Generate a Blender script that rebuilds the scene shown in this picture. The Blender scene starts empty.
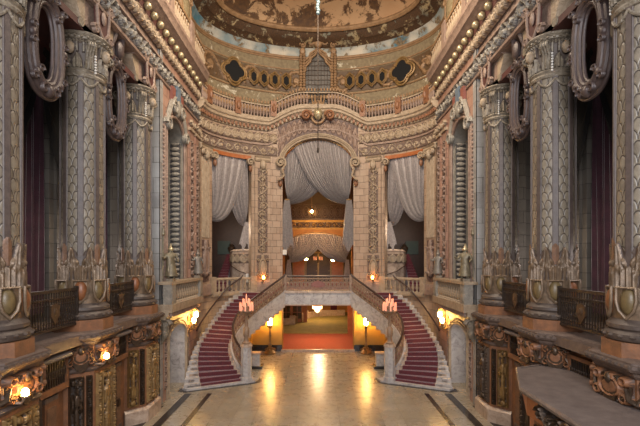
import bpy, bmesh, math, random
import numpy as np
from mathutils import Vector, Matrix
random.seed(7); np.random.seed(7)
sc = bpy.context.scene
PI = math.pi
F = 427.0                       # focal length in pixels of the 640 px frame
EYE = 5.9                       # eye height above the lobby floor

# ------------------------------------------------------------------ camera
cam_d = bpy.data.cameras.new('camera'); cam = bpy.data.objects.new('camera', cam_d)
sc.collection.objects.link(cam)
cam.location = (0, 0, EYE); cam.rotation_euler = (PI/2, 0, 0)
cam_d.sensor_width = 36; cam_d.lens = 36*F/640
cam_d.shift_x = 2/640; cam_d.shift_y = 48/640
cam_d.clip_end = 300
sc.camera = cam

# ------------------------------------------------------------------ world, daylight, exposure
w = bpy.data.worlds.new('world'); sc.world = w; w.use_nodes = True
bg = w.node_tree.nodes['Background']
bg.inputs[0].default_value = (0.88, 0.90, 1.0, 1); bg.inputs[1].default_value = 0.17

def area(name, loc, rot, sx, sy, power, col):
    l = bpy.data.lights.new(name, 'AREA'); l.shape = 'RECTANGLE'; l.size = sx; l.size_y = sy
    l.energy = power; l.color = col
    o = bpy.data.objects.new(name, l); sc.collection.objects.link(o); o.location = loc; o.rotation_euler = rot
    return o
def point(name, loc, power, col, r=0.15):
    l = bpy.data.lights.new(name, 'POINT'); l.energy = power; l.color = col; l.shadow_soft_size = r
    o = bpy.data.objects.new(name, l); sc.collection.objects.link(o); o.location = loc
    return o
# tall street windows behind the balcony the photograph was taken from
area('window_daylight', (0, -4, 11), (math.radians(84), 0, 0), 9, 9, 2000, (0.96, 0.96, 1.0))
# warm fill added below the vault for the apse, no fixture hangs there
area('vault_fill', (0, 15.5, 18.5), (math.radians(34), 0, 0), 7, 5, 1400, (1.0, 0.82, 0.62))
WARM = (1.0, 0.55, 0.18)
point('foyer_light', (0, 30.2, 8.6), 280, (1.0, 0.60, 0.26), 0.4)
point('foyer_balcony_light', (0, 34.6, 11.5), 150, WARM, 0.3)
point('foyer_low_light', (0, 35.2, 6.6), 25, WARM, 0.3)
for sg in (1, -1): point('recess_fill', (sg*6.85, 19.5, 1.9), 9, (1.0, 0.93, 0.86), 0.2)  # added to brighten the doorway recess, no fixture there
point('lobby_light', (0, 31, 2.9), 240, (1.0, 0.66, 0.34), 0.3)
point('lobby_far_light', (0, 41, 3.0), 330, (1.0, 0.68, 0.36), 0.4)
point('stair_room_light_a', (-6.6, 28.6, 8.2), 60, (1.0, 0.72, 0.5), 0.4)
for sg in (1, -1):
    point('gallery_fill', (sg*8.3, 16.2, 6.0), 28, (1.0, 0.9, 0.86), 0.4); point('gallery_fill', (sg*8.0, 12.0, 6.0), 12, (1.0, 0.9, 0.86), 0.4)  # dim fills added to brighten the galleries behind the columns
    point('parapet_fill', (sg*5.2, 26.6, 7.8), 60, (1.0, 0.82, 0.62), 0.3)  # added to put light on the curved parapet
point('stair_room_light_b', (6.6, 28.6, 8.2), 60, (1.0, 0.72, 0.5), 0.4)

sp_ = bpy.data.lights.new('cool_column_spot', 'SPOT'); sp_.energy = 2000; sp_.color = (0.62, 0.80, 1.0); sp_.spot_size = math.radians(15); sp_.spot_blend = .8; sp_.shadow_soft_size = .8  # cool spot added to turn the far left column bluish
so_ = bpy.data.objects.new('cool_column_spot', sp_); sc.collection.objects.link(so_); so_.location = (3.5, -1.0, 12.5)
so_.rotation_euler = (Vector((-6.8, 17.0, 8.6))-so_.location).to_track_quat('-Z', 'Y').to_euler()
sc.view_settings.view_transform = 'Standard'; sc.view_settings.look = 'None'
sc.view_settings.gamma = 1; sc.view_settings.use_curve_mapping = False
sc.view_settings.exposure = 0.85
sc.cycles.use_denoising = True
sc.cycles.max_bounces = 6; sc.cycles.diffuse_bounces = 4; sc.cycles.glossy_bounces = 3
sc.cycles.sample_clamp_indirect = 6

# ------------------------------------------------------------------ materials
def lin(h):
    h = h.lstrip('#'); c = [int(h[i:i+2], 16)/255 for i in (0, 2, 4)]
    return tuple((x/12.92 if x <= .04045 else ((x+.055)/1.055)**2.4) for x in c) + (1,)
class NT:
    def __init__(s, name):
        s.m = bpy.data.materials.new(name); s.m.use_nodes = True; s.t = s.m.node_tree
        s.b = s.t.nodes['Principled BSDF']
    def n(s, typ, **kw):
        x = s.t.nodes.new(typ)
        for k, v in kw.items():
            if k.startswith('i_'): x.inputs[int(k[2:]) if k[2:].isdigit() else k[2:].replace('_', ' ')].default_value = v
            else: setattr(x, k, v)
        return x
    def l(s, a, b): s.t.links.new(a, b)
    def math(s, op, a, b=None, c=None):
        x = s.t.nodes.new('ShaderNodeMath'); x.operation = op
        for i, v in enumerate((a, b, c)):
            if v is None: continue
            if isinstance(v, (int, float)): x.inputs[i].default_value = v
            else: s.l(v, x.inputs[i])
        return x.outputs[0]
    def ramp(s, fac, stops):
        x = s.t.nodes.new('ShaderNodeValToRGB'); e = x.color_ramp.elements
        while len(e) < len(stops): e.new(0.5)
        for k, (p, c) in enumerate(stops): e[k].position = p; e[k].color = c if len(c) == 4 else tuple(c)+(1,)
        s.l(fac, x.inputs[0]); return x.outputs[0]
    def mix(s, fac, a, b):
        x = s.t.nodes.new('ShaderNodeMix'); x.data_type = 'RGBA'
        for sock, v in ((x.inputs[0], fac), (x.inputs[6], a), (x.inputs[7], b)):
            if isinstance(v, (int, float)): sock.default_value = v
            elif isinstance(v, tuple): sock.default_value = v
            else: s.l(v, sock)
        return x.outputs[2]

def m_plain(name, c1, c2=None, scale=6, rough=.6, metal=0, bump=.25, bscale=30, sheen=0, orn=0, oscale=5):
    """A mottled solid; orn adds a carved swirl texture as bump."""
    t = NT(name); tc = t.n('ShaderNodeTexCoord')
    n = t.n('ShaderNodeTexNoise', i_Scale=scale, i_Detail=6, i_Roughness=.65); t.l(tc.outputs['Object'], n.inputs['Vector'])
    col = t.ramp(n.outputs[0], [(.32, lin(c1)), (.68, lin(c2 or c1))]); t.l(col, t.b.inputs['Base Color'])
    t.b.inputs['Roughness'].default_value = rough; t.b.inputs['Metallic'].default_value = metal
    if sheen: t.b.inputs['Sheen Weight'].default_value = sheen
    h = None
    if bump:
        n2 = t.n('ShaderNodeTexNoise', i_Scale=bscale, i_Detail=4); t.l(tc.outputs['Object'], n2.inputs['Vector'])
        h = t.math('MULTIPLY', n2.outputs[0], bump)
    if orn:
        v = t.n('ShaderNodeTexVoronoi', i_Scale=oscale, feature='SMOOTH_F1'); t.l(tc.outputs['Object'], v.inputs['Vector'])
        sn = t.math('SINE', t.math('MULTIPLY', v.outputs['Distance'], 16.0))
        o = t.math('MULTIPLY', sn, orn)
        h = t.math('ADD', h, o) if h else o
    if h:
        b = t.n('ShaderNodeBump', i_Strength=.8, i_Distance=.03); t.l(h, b.inputs['Height']); t.l(b.outputs[0], t.b.inputs['Normal'])
    return t.m

def m_block(name, c1, c2, c3, mort, bw=.62, bh=.42, ms=.012, rough=.55, bump=.3):
    """Coursed blocks laid out on the UVs (metres)."""
    t = NT(name); uv = t.n('ShaderNodeUVMap'); tc = t.n('ShaderNodeTexCoord')
    br = t.n('ShaderNodeTexBrick', offset=.5); t.l(uv.outputs[0], br.inputs['Vector'])
    br.inputs['Scale'].default_value = 1; br.inputs['Brick Width'].default_value = bw; br.inputs['Row Height'].default_value = bh
    br.inputs['Mortar Size'].default_value = ms; br.inputs['Color1'].default_value = lin(c1); br.inputs['Color2'].default_value = lin(c2)
    br.inputs['Mortar'].default_value = lin(mort); br.inputs['Bias'].default_value = -.1; br.inputs['Mortar Smooth'].default_value = .2
    n = t.n('ShaderNodeTexNoise', i_Scale=1.7, i_Detail=8, i_Roughness=.7); t.l(tc.outputs['Object'], n.inputs['Vector'])
    f = t.math('MULTIPLY', t.ramp(n.outputs[0], [(.4, (0, 0, 0)), (.7, (1, 1, 1))]), .55)
    t.l(t.mix(f, br.outputs[0], lin(c3)), t.b.inputs['Base Color'])
    t.b.inputs['Roughness'].default_value = rough
    n2 = t.n('ShaderNodeTexNoise', i_Scale=22, i_Detail=4); t.l(tc.outputs['Object'], n2.inputs['Vector'])
    h = t.math('SUBTRACT', t.math('MULTIPLY', n2.outputs[0], bump), t.math('MULTIPLY', br.outputs[1], 1.0))
    b = t.n('ShaderNodeBump', i_Strength=.7, i_Distance=.02); t.l(h, b.inputs['Height']); t.l(b.outputs[0], t.b.inputs['Normal'])
    return t.m

def m_scale(name, c1, c2, joint, sw=.26, sh=.2):
    """Glazed fish-scale tiles with dark joints on the UVs (metres)."""
    t = NT(name); uv = t.n('ShaderNodeUVMap'); tc = t.n('ShaderNodeTexCoord')
    s = t.n('ShaderNodeSeparateXYZ'); t.l(uv.outputs[0], s.inputs[0])
    U = t.math('DIVIDE', s.outputs[0], sw); V = t.math('DIVIDE', s.outputs[1], sh)
    row = t.math('FLOOR', V); fv = t.math('SUBTRACT', V, row)
    odd = t.math('MULTIPLY', t.math('MODULO', row, 2.0), .5)
    fu = t.math('SUBTRACT', t.math('FRACT', t.math('ADD', t.math('ADD', U, odd), 100.0)), .5)
    d = t.math('ADD', t.math('MULTIPLY', t.math('MULTIPLY', fu, fu), 3.2), t.math('MULTIPLY', fv, fv))
    e = t.math('ABSOLUTE', t.math('SUBTRACT', t.math('SQRT', d), .86))
    e2 = t.math('ABSOLUTE', t.math('SUBTRACT', .5, t.math('ABSOLUTE', fu)))
    # every third course the tile is a tall plain one
    j = t.math('LESS_THAN', e, .06)
    n = t.n('ShaderNodeTexNoise', i_Scale=3.5, i_Detail=8, i_Roughness=.7); t.l(tc.outputs['Object'], n.inputs['Vector'])
    col = t.ramp(n.outputs[0], [(.3, lin(c1)), (.7, lin(c2))])
    t.l(t.mix(j, col, lin(joint)), t.b.inputs['Base Color'])
    t.b.inputs['Roughness'].default_value = .42
    n2 = t.n('ShaderNodeTexNoise', i_Scale=30, i_Detail=4); t.l(tc.outputs['Object'], n2.inputs['Vector'])
    h = t.math('SUBTRACT', t.math('MULTIPLY', n2.outputs[0], .35), t.math('MULTIPLY', t.math('SMOOTH_MIN', e, .2, .05), -3.5))
    b = t.n('ShaderNodeBump', i_Strength=.8, i_Distance=.02); t.l(h, b.inputs['Height']); t.l(b.outputs[0], t.b.inputs['Normal'])
    return t.m

def m_peel(name, under, cols, scale=1.2, thr=.52):
    """Paint flaking off a darker ground."""
    t = NT(name); tc = t.n('ShaderNodeTexCoord')
    n = t.n('ShaderNodeTexNoise', i_Scale=scale, i_Detail=10, i_Roughness=.72, i_Distortion=.4); t.l(tc.outputs['Object'], n.inputs['Vector'])
    m = t.n('ShaderNodeTexNoise', i_Scale=scale*.5, i_Detail=5); t.l(tc.outputs['Object'], m.inputs['Vector'])
    paint = t.ramp(m.outputs[0], [(.35, lin(cols[0])), (.62, lin(cols[1]))])
    g = t.n('ShaderNodeTexNoise', i_Scale=scale*7, i_Detail=4); t.l(tc.outputs['Object'], g.inputs['Vector'])
    ground = t.ramp(g.outputs[0], [(.35, lin(under[0])), (.65, lin(under[1]))])
    f = t.ramp(n.outputs[0], [(thr-.015, (0, 0, 0)), (thr+.015, (1, 1, 1))])
    t.l(t.mix(f, ground, paint), t.b.inputs['Base Color']); t.b.inputs['Roughness'].default_value = .8
    b = t.n('ShaderNodeBump', i_Strength=.6, i_Distance=.02); t.l(f, b.inputs['Height']); t.l(b.outputs[0], t.b.inputs['Normal'])
    return t.m

def m_marble(name, c1, c2, vein, rough=.3, scale=1.5):
    t = NT(name); tc = t.n('ShaderNodeTexCoord')
    n = t.n('ShaderNodeTexNoise', i_Scale=scale*2, i_Detail=9, i_Roughness=.7, i_Distortion=1.2); t.l(tc.outputs['Object'], n.inputs['Vector'])
    t.l(t.ramp(n.outputs[0], [(.3, lin(vein)), (.46, lin(c1)), (.7, lin(c2))]), t.b.inputs['Base Color'])
    t.b.inputs['Roughness'].default_value = rough
    return t.m

def m_floor(name):
    t = NT(name); tc = t.n('ShaderNodeTexCoord')
    br = t.n('ShaderNodeTexBrick', offset=0.0); t.l(tc.outputs['Object'], br.inputs['Vector'])
    br.inputs['Scale'].default_value = 1; br.inputs['Brick Width'].default_value = .8; br.inputs['Row Height'].default_value = .8
    br.inputs['Mortar Size'].default_value = .012; br.inputs['Color1'].default_value = lin('#968a78'); br.inputs['Color2'].default_value = lin('#857a68')
    br.inputs['Mortar'].default_value = lin('#5e5242')
    n = t.n('ShaderNodeTexNoise', i_Scale=2.2, i_Detail=10, i_Roughness=.75); t.l(tc.outputs['Object'], n.inputs['Vector'])
    f = t.math('MULTIPLY', t.ramp(n.outputs[0], [(.38, (0, 0, 0)), (.7, (1, 1, 1))]), .6)
    t.l(t.mix(f, br.outputs[0], lin('#5f5546')), t.b.inputs['Base Color'])
    t.l(t.math('ADD', t.math('MULTIPLY', n.outputs[0], .22), .17), t.b.inputs['Roughness'])
    return t.m

def m_emit(name, col, strength):
    t = NT(name); t.b.inputs['Base Color'].default_value = lin(col)
    t.b.inputs['Emission Color'].default_value = lin(col); t.b.inputs['Emission Strength'].default_value = strength
    return t.m

M = dict(
    wall=m_block('pink_terracotta_blocks', '#94705e', '#7d5c4c', '#a08474', '#4d382e', .62, .46),
    daylitwall=m_block('daylit_pier_blocks', '#8d8a86', '#75716e', '#a2a09c', '#4c4844', .8, .62),
    apse=m_block('warm_apse_blocks', '#99806a', '#836a54', '#a8947e', '#503e2f', .5, .4),
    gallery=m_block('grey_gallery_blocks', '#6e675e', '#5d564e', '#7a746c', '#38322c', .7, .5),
    shaft=m_scale('scale_tile_shaft', '#5e5447', '#877b69', '#3a3029', .2, .24),
    fillet=m_plain('mauve_fillet', '#463b37', '#5a4d45', 8, .5, 0, .3, 40),
    leaf=m_plain('bronzed_leaf', '#584838', '#86705a', 5, .38, .25, .35, 40),
    leaf2=m_plain('rust_leaf', '#5c4434', '#7e5c44', 6, .5, .1, .4, 24),
    olive=m_plain('olive_glaze', '#5a4a30', '#73603e', 7, .42, 0, .2),
    orange=m_plain('orange_glaze', '#6e4228', '#8a5632', 7, .42, 0, .2),
    carved=m_plain('carved_terracotta', '#837059', '#a39079', 4, .6, 0, .35, 26, orn=.15, oscale=10),
    carvedpink=m_plain('carved_pink_terracotta', '#705b4e', '#90796a', 4, .6, 0, .35, 26, orn=.15, oscale=10),
    carvedgrey=m_plain('carved_grey_terracotta', '#716a60', '#8f887c', 4, .55, 0, .35, 26, orn=.15, oscale=10),
    gilt=m_plain('gilt_relief', '#6c5030', '#8c6e40', 5, .42, .3, .3, 26),
    capital=m_plain('capital_grey', '#63584a', '#887c6a', 5, .5, 0, .4, 30, orn=.2, oscale=9),
    bronze=m_plain('dark_bronze', '#3a2d22', '#544232', 6, .42, .45, .3, 30),
    mauve=m_plain('mauve_frame', '#3a2f2e', '#52433e', 6, .45, .1, .35, 30),
    dark=m_plain('dark_moulding', '#40352f', '#55483f', 6, .5, 0, .3, 30),
    ledge=m_plain('ledge_stone', '#4e4039', '#6a584d', 6, .55, 0, .35, 26),
    ochre=m_plain('ochre_terracotta', '#64442f', '#885a3a', 5, .55, 0, .3, 24),
    redbox=m_plain('oxblood_coffer', '#3c1c18', '#4e2620', 6, .6),
    plum=m_plain('plum_velvet', '#30161f', '#44202c', 3, .9, 0, .2, 20, sheen=.4),
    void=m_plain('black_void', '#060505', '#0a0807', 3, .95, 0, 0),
    drape=m_plain('silver_drape', '#766d6c', '#a09690', 9, .5, 0, .3, 60, sheen=.15),
    marble=m_marble('grey_marble', '#9d9692', '#b9b2ac', '#6a6260'),
    marblewarm=m_marble('warm_marble', '#a08a78', '#baa694', '#6e5a4c', .35),
    blackmarble=m_marble('black_marble', '#1e1b1b', '#2e2a28', '#4a4440', .25),
    floor=m_floor('polished_floor'),
    carpet=m_plain('wine_carpet', '#43121b', '#5c1e28', 10, .95, 0, .4, 90, sheen=.3),
    orangecarpet=m_plain('orange_carpet', '#8a3a24', '#a04e34', 8, .9, 0, .3, 60),
    goldcarpet=m_plain('gold_carpet', '#746634', '#8c7e48', 3, .9, 0, .3, 60),
    yellow=m_plain('yellow_plaster', '#9a7430', '#a8823c', 2.5, .7, 0, .2, 20),
    amber=m_plain('amber_plaster', '#8a5a24', '#a06a2c', 2.5, .7, 0, .2, 20),
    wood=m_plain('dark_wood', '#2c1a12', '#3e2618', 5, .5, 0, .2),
    orangewood=m_plain('orange_wood', '#854a26', '#a05e32', 5, .45, 0, .2),
    iron=m_plain('wrought_iron', '#332a25', '#4a3e34', 8, .5, .6, .2),
    railgilt=m_plain('rail_bronze', '#6e5846', '#907660', 7, .5, .15, .2),
    handrail=m_plain('handrail_wood', '#2e1e18', '#40281e', 7, .35, 0, .1),
    goldplaster=m_peel('gold_plaster', ('#685a44', '#7e6f54'), ('#a49880', '#b4aa94'), .9, .585),
    relief=m_plain('attic_relief', '#75593c', '#947452', 4, .55, .1, .3, 26, orn=.15, oscale=9),
    bluepeel=m_peel('blue_peeling_cove', ('#54432c', '#7c6a50'), ('#3e6674', '#b4aa98'), 1.5, .45),
    brownpeel=m_peel('brown_peeling_band', ('#35230f', '#4a3016'), ('#5a6460', '#94805c'), 1.9, .55),
    dome=m_peel('flaking_dome', ('#3c2612', '#523618'), ('#a08260', '#947250'), .62, .515),
    slab=m_plain('dusty_slab', '#574c48', '#6e625c', 3, .55, 0, .3, 22),
    bulb=m_emit('warm_bulb', '#ffc46a', 90), bulbsmall=m_emit('small_bulb', '#ffc46a', 85),
    amberbulb=m_emit('amber_bulb', '#ff9a3a', 30),
    candle=m_emit('coral_candle', '#e49a7c', .3), candle_tip=m_emit('candle_flame', '#ffa070', .9),
    shade=m_emit('lamp_shade_glow', '#ffd090', 3.0),
    skyblue=m_plain('faded_blue', '#4e5a66', '#626e78', 6, .5), faded_red=m_plain('faded_red', '#6e4036', '#7e4c40', 6, .5),
    glass=m_plain('dim_glass', '#3a3018', '#4c4022', 3, .2, 0, 0),
    white=m_plain('white_card', '#c4beb4', '#d0cac0', 4, .7),
    teal=m_plain('teal_panel', '#2c3c38', '#36463e', 4, .6), patina=m_plain('teal_patina', '#46565c', '#64767a', 8, .5, .2),
    globe=m_plain('brass_globe', '#8c7c5c', '#b0a080', 8, .25, .4, .1),
    statue=m_plain('grey_gilt_statue', '#544c40', '#80745a', 5, .45, .3, .4, 26),
    statue2=m_plain('grey_statue', '#5c5652', '#7c7468', 5, .45, .2, .4, 26),
)

# darker second colour for the low ground behind the raised ornament
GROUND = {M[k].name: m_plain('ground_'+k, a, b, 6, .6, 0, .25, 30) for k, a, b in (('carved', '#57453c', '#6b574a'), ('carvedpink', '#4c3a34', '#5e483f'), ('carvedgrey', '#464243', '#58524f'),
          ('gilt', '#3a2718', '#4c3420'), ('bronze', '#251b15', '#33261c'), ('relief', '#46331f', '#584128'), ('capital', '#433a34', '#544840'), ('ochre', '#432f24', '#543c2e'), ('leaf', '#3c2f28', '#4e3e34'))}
# ------------------------------------------------------------------ mesh builder
WL = {}
class MB:
    def __init__(s, side=1): s.V = []; s.Fc = []; s.U = []; s.n = 0; s.side = side; s.mi = []
    def add(s, V, Fc, uv=None, mi=None):
        s.mi.extend([0]*len(Fc) if mi is None else list(mi))
        V = np.asarray(V, float).reshape(-1, 3); s.V.append(V)
        s.U.append(np.zeros((len(V), 2)) if uv is None else np.asarray(uv, float).reshape(-1, 2))
        k = s.n; s.Fc.extend([tuple(i+k for i in f) for f in Fc]); s.n += len(V)
        return s
    def grid(s, P, uv=None, cu=False, cv=False, h=None):
        P = np.asarray(P, float); a, b = P.shape[:2]; fs = []
        for i in range(a if cu else a-1):
            i2 = (i+1) % a
            for j in range(b if cv else b-1):
                j2 = (j+1) % b
                fs.append((i*b+j, i2*b+j, i2*b+j2, i*b+j2))
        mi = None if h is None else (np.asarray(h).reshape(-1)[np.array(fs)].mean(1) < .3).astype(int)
        return s.add(P, fs, uv, mi)
    def box(s, x0, x1, y0, y1, z0, z1, rot=0, c=None):
        V = np.array([(x, y, z) for z in (z0, z1) for y in (y0, y1) for x in (x0, x1)], float)
        if rot:
            cx, cy = c or ((x0+x1)/2, (y0+y1)/2); X = V[:, 0]-cx; Y = V[:, 1]-cy
            V[:, 0] = cx+X*math.cos(rot)-Y*math.sin(rot); V[:, 1] = cy+X*math.sin(rot)+Y*math.cos(rot)
        uv = np.stack([V[:, 0]+V[:, 1], V[:, 2]], 1)
        return s.add(V, [(0, 2, 3, 1), (4, 5, 7, 6), (0, 1, 5, 4), (2, 6, 7, 3), (0, 4, 6, 2), (1, 3, 7, 5)], uv)
    def prism(s, poly, z0, z1, scale1=1.0):
        n = len(poly); P = np.array(poly, float); c = P.mean(0); Q = c+(P-c)*scale1
        d = np.r_[0, np.cumsum(np.linalg.norm(np.diff(np.r_[P, P[:1]], axis=0), axis=1))]
        # side walls with their own vertices so the UVs stay metric
        Pc = np.r_[P, P[:1]]; Qc = np.r_[Q, Q[:1]]
        V = np.r_[np.c_[Pc, np.full(n+1, z0)], np.c_[Qc, np.full(n+1, z1)]]
        uv = np.r_[np.c_[d, np.full(n+1, z0)], np.c_[d, np.full(n+1, z1)]]
        s.add(V, [(i, i+1, n+1+i+1, n+1+i) for i in range(n)], uv)
        s.add(np.c_[P, np.full(n, z0)], [tuple(range(n))[::-1]], P); s.add(np.c_[Q, np.full(n, z1)], [tuple(range(n))], Q)
        return s
    def lathe(s, prof, c=(0, 0, 0), n=24, sq=(1, 1), a0=0, a1=2*PI):
        prof = np.array(prof, float); th = np.linspace(a0, a1, n+1)
        dl = np.r_[0, np.cumsum(np.hypot(*np.diff(prof, axis=0).T))]
        P = np.zeros((n+1, len(prof), 3)); uv = np.zeros((n+1, len(prof), 2))
        for i, t in enumerate(th):
            P[i, :, 0] = c[0]+prof[:, 0]*math.cos(t)*sq[0]; P[i, :, 1] = c[1]+prof[:, 0]*math.sin(t)*sq[1]; P[i, :, 2] = c[2]+prof[:, 1]
            uv[i, :, 0] = t*prof[:, 0].mean(); uv[i, :, 1] = prof[:, 1]
        return s.grid(P, uv)
    def tube(s, path, r, n=8, cap=True, sq=1.0, closed=False):
        p = np.array(path, float); m = len(p); rr = np.full(m, r) if np.isscalar(r) else np.array(r, float)
        T = np.gradient(p, axis=0) if not closed else np.roll(p, -1, 0)-np.roll(p, 1, 0)
        T /= np.linalg.norm(T, axis=1)[:, None]+1e-9
        up = np.array([0, 0, 1.0]) if abs(T[0, 2]) < .9 else np.array([1.0, 0, 0])
        N = np.cross(T[0], up); N /= np.linalg.norm(N); P = np.zeros((m, n, 3))
        for i in range(m):
            N = N-T[i]*N.dot(T[i]); N /= np.linalg.norm(N)+1e-9; B = np.cross(T[i], N)
            for j in range(n):
                a = 2*PI*j/n; P[i, j] = p[i]+(N*math.cos(a)+B*math.sin(a)*sq)*rr[i]
        s.grid(P, cu=closed, cv=True)
        if cap and not closed:
            s.add(P[0], [tuple(range(n))]); s.add(P[-1], [tuple(range(n))[::-1]])
        return s
    def ball(s, c, r, nu=12, nv=8):
        r = (r, r, r) if np.isscalar(r) else r
        th = np.linspace(0, 2*PI, nu, endpoint=False); ph = np.linspace(-PI/2, PI/2, nv)
        P = np.zeros((nu, nv, 3))
        P[:, :, 0] = c[0]+r[0]*np.cos(th)[:, None]*np.cos(ph); P[:, :, 1] = c[1]+r[1]*np.sin(th)[:, None]*np.cos(ph); P[:, :, 2] = c[2]+r[2]*np.sin(ph)[None, :]
        return s.grid(P, cu=True)
    def sweep(s, path, prof, dz=None, cap=True, u0=0):
        """profile (out, z) run along a Path; out is towards its left-hand side."""
        pr = np.array(prof, float); dl = np.r_[0, np.cumsum(np.hypot(*np.diff(pr, axis=0).T))]
        n = len(path.p); P = np.zeros((n, len(pr), 3)); uv = np.zeros((n, len(pr), 2))
        for i in range(n):
            P[i, :, :2] = path.p[i]+path.m[i]*pr[:, :1]; P[i, :, 2] = pr[:, 1]+(0 if dz is None else dz[i])
            uv[i, :, 0] = path.s[i]+u0; uv[i, :, 1] = dl
        s.grid(P, uv)
        if cap: s.add(P[0], [tuple(range(len(pr)))]); s.add(P[-1], [tuple(range(len(pr)))[::-1]])
        return s
    def strip(s, path, z0, z1, off=0, nz=1):
        n = len(path.p); z = np.linspace(z0, z1, nz+1); P = np.zeros((n, nz+1, 3)); uv = np.zeros((n, nz+1, 2))
        for i in range(n):
            P[i, :, :2] = path.p[i]+path.m[i]*off; P[i, :, 2] = z; uv[i, :, 0] = path.s[i]; uv[i, :, 1] = z
        return s.grid(P, uv)
    def extrude(s, outline, o, e, n, th):
        """outline [(a,b)] in the plane o + a*e + b*z, thickened by th along n."""
        o = np.array(o, float); e = np.array(e, float); n = np.array(n, float); z = np.array([0, 0, 1.0])
        A = np.array([o+e*a+z*b for a, b in outline]); B = A+n*th; k = len(A)
        s.add(np.r_[A, B], [(i, (i+1) % k, k+(i+1) % k, k+i) for i in range(k)])
        s.add(A, [tuple(range(k))[::-1]]); s.add(B, [tuple(range(k))]); return s
    def build(s, name, mat, parent=None, smooth=True, loc=None, sharp=38):
        V = np.concatenate(s.V); U = np.concatenate(s.U); Fc = s.Fc
        if s.side < 0: V = V*np.array([-1, 1, 1]); Fc = [f[::-1] for f in Fc]
        L = np.array(loc if loc is not None else (0, 0, 0), float)
        pw = np.array(WL.get(parent.name, (0, 0, 0)) if parent else (0, 0, 0), float)
        me = bpy.data.meshes.new(name); me.from_pydata((V-L).tolist() if loc is not None else (V-pw).tolist(), [], Fc)
        ul = me.uv_layers.new(name='UVMap'); idx = np.zeros(len(me.loops), int); me.loops.foreach_get('vertex_index', idx)
        ul.data.foreach_set('uv', U[idx].ravel())
        if smooth:
            me.polygons.foreach_set('use_smooth', [True]*len(me.polygons)); me.set_sharp_from_angle(angle=math.radians(sharp))
        me.materials.append(mat)
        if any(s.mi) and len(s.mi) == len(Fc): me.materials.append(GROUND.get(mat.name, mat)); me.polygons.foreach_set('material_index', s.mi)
        me.update()
        o = bpy.data.objects.new(name, me); sc.collection.objects.link(o)
        if parent: o.parent = parent
        o.location = Vector(L-pw) if loc is not None else Vector((0, 0, 0))
        WL[o.name] = tuple(L) if loc is not None else tuple(pw)
        return o

def _each(s, name, mat, parent, smooth=True):
    """one object per separate piece (pieces that touch stay together)"""
    V = np.concatenate(s.V); U = np.concatenate(s.U); pa = list(range(len(V)))
    def fd(i):
        while pa[i] != i: pa[i] = pa[pa[i]]; i = pa[i]
        return i
    for f in s.Fc:
        r = fd(f[0])
        for i in f[1:]: pa[fd(i)] = r
    isl = {}
    for i in range(len(V)): isl.setdefault(fd(i), []).append(i)
    isl = [(v, V[v].min(0)-.004, V[v].max(0)+.004) for v in isl.values()]
    ch = True
    while ch:
        ch = False; out = []
        for v, a, b in isl:
            for k, (v2, a2, b2) in enumerate(out):
                if (a <= b2).all() and (a2 <= b).all(): out[k] = (v2+v, np.minimum(a, a2), np.maximum(b, b2)); ch = True; break
            else: out.append((v, a, b))
        isl = out
    objs = []
    for v, _, _ in isl:
        idx = {q: i for i, q in enumerate(v)}; m = MB(s.side); m.add(V[v], [tuple(idx[i] for i in f) for f in s.Fc if f[0] in idx], U[v]); objs.append(m.build(name, mat, parent, smooth))
    return objs
MB.each = _each

def rep(src, parent, pos, rot=0, sc_=None, label=None):
    """another copy of a small repeated part at a world position"""
    o = src.copy(); sc.collection.objects.link(o); o.parent = parent
    pw = WL.get(parent.name, (0, 0, 0)) if parent else (0, 0, 0)
    o.location = Vector(pos)-Vector(pw); o.rotation_euler = (0, 0, rot)
    if sc_: o.scale = sc_
    WL[o.name] = tuple(pos); return o
def thing(name, label, cat, loc, group=None, rot=0):
    o = bpy.data.objects.new(name, None); sc.collection.objects.link(o); o.location = loc; o.rotation_euler = (0, 0, rot)
    o.empty_display_size = .2; WL[o.name] = tuple(loc); return tag(o, label, cat, group)
def tag(o, label, cat, group=None):
    o['label'] = label; o['category'] = cat; o['kind'] = 'thing'
    if group: o['group'] = group
    return o
def struct(o, label=None, cat=None):
    o['kind'] = 'structure'
    if label: o['label'] = label
    if cat: o['category'] = cat
    return o
def stuff(o): o['kind'] = 'stuff'; return o

class Path:
    def __init__(s, pts, sub=None):
        p = np.array(pts, float)
        if sub:
            q = [p[0]]
            for a, b in zip(p[:-1], p[1:]):
                k = max(1, int(np.linalg.norm(b-a)/sub+.5)); q += [a+(b-a)*i/k for i in range(1, k+1)]
            p = np.array(q)
        d = np.diff(p, axis=0); d /= np.linalg.norm(d, axis=1)[:, None]
        nl = np.c_[-d[:, 1], d[:, 0]]; n0 = np.r_[nl[:1], nl]; n1 = np.r_[nl, nl[-1:]]
        m = n0+n1; m /= np.linalg.norm(m, axis=1)[:, None]; k = np.clip((m*n0).sum(1), .35, 1)
        s.p = p; s.m = m/k[:, None]; s.n = m; s.s = np.r_[0, np.cumsum(np.linalg.norm(np.diff(p, axis=0), axis=1))]; s.L = s.s[-1]
    def at(s, u):
        x = np.interp(u, s.s, s.p[:, 0]); y = np.interp(u, s.s, s.p[:, 1]); nx = np.interp(u, s.s, s.n[:, 0]); ny = np.interp(u, s.s, s.n[:, 1])
        k = np.hypot(nx, ny); return x, y, nx/k, ny/k

def ell(a, b, t0, t1, n, y0=22.9):
    t = np.radians(np.linspace(t0, t1, n)); return [(a*math.cos(x), y0+b*math.sin(x)) for x in t]
def t_of(px, a=6.45, b=4.1, y0=22.9):
    """the apse angle whose direction from the viewpoint is px pixels off the axis"""
    lo, hi = 0, 90
    for _ in range(50):
        m = (lo+hi)/2; t = math.radians(m); v = F*a*math.cos(t)/(y0+b*math.sin(t))
        if v > px: lo = m
        else: hi = m
    return lo

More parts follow.
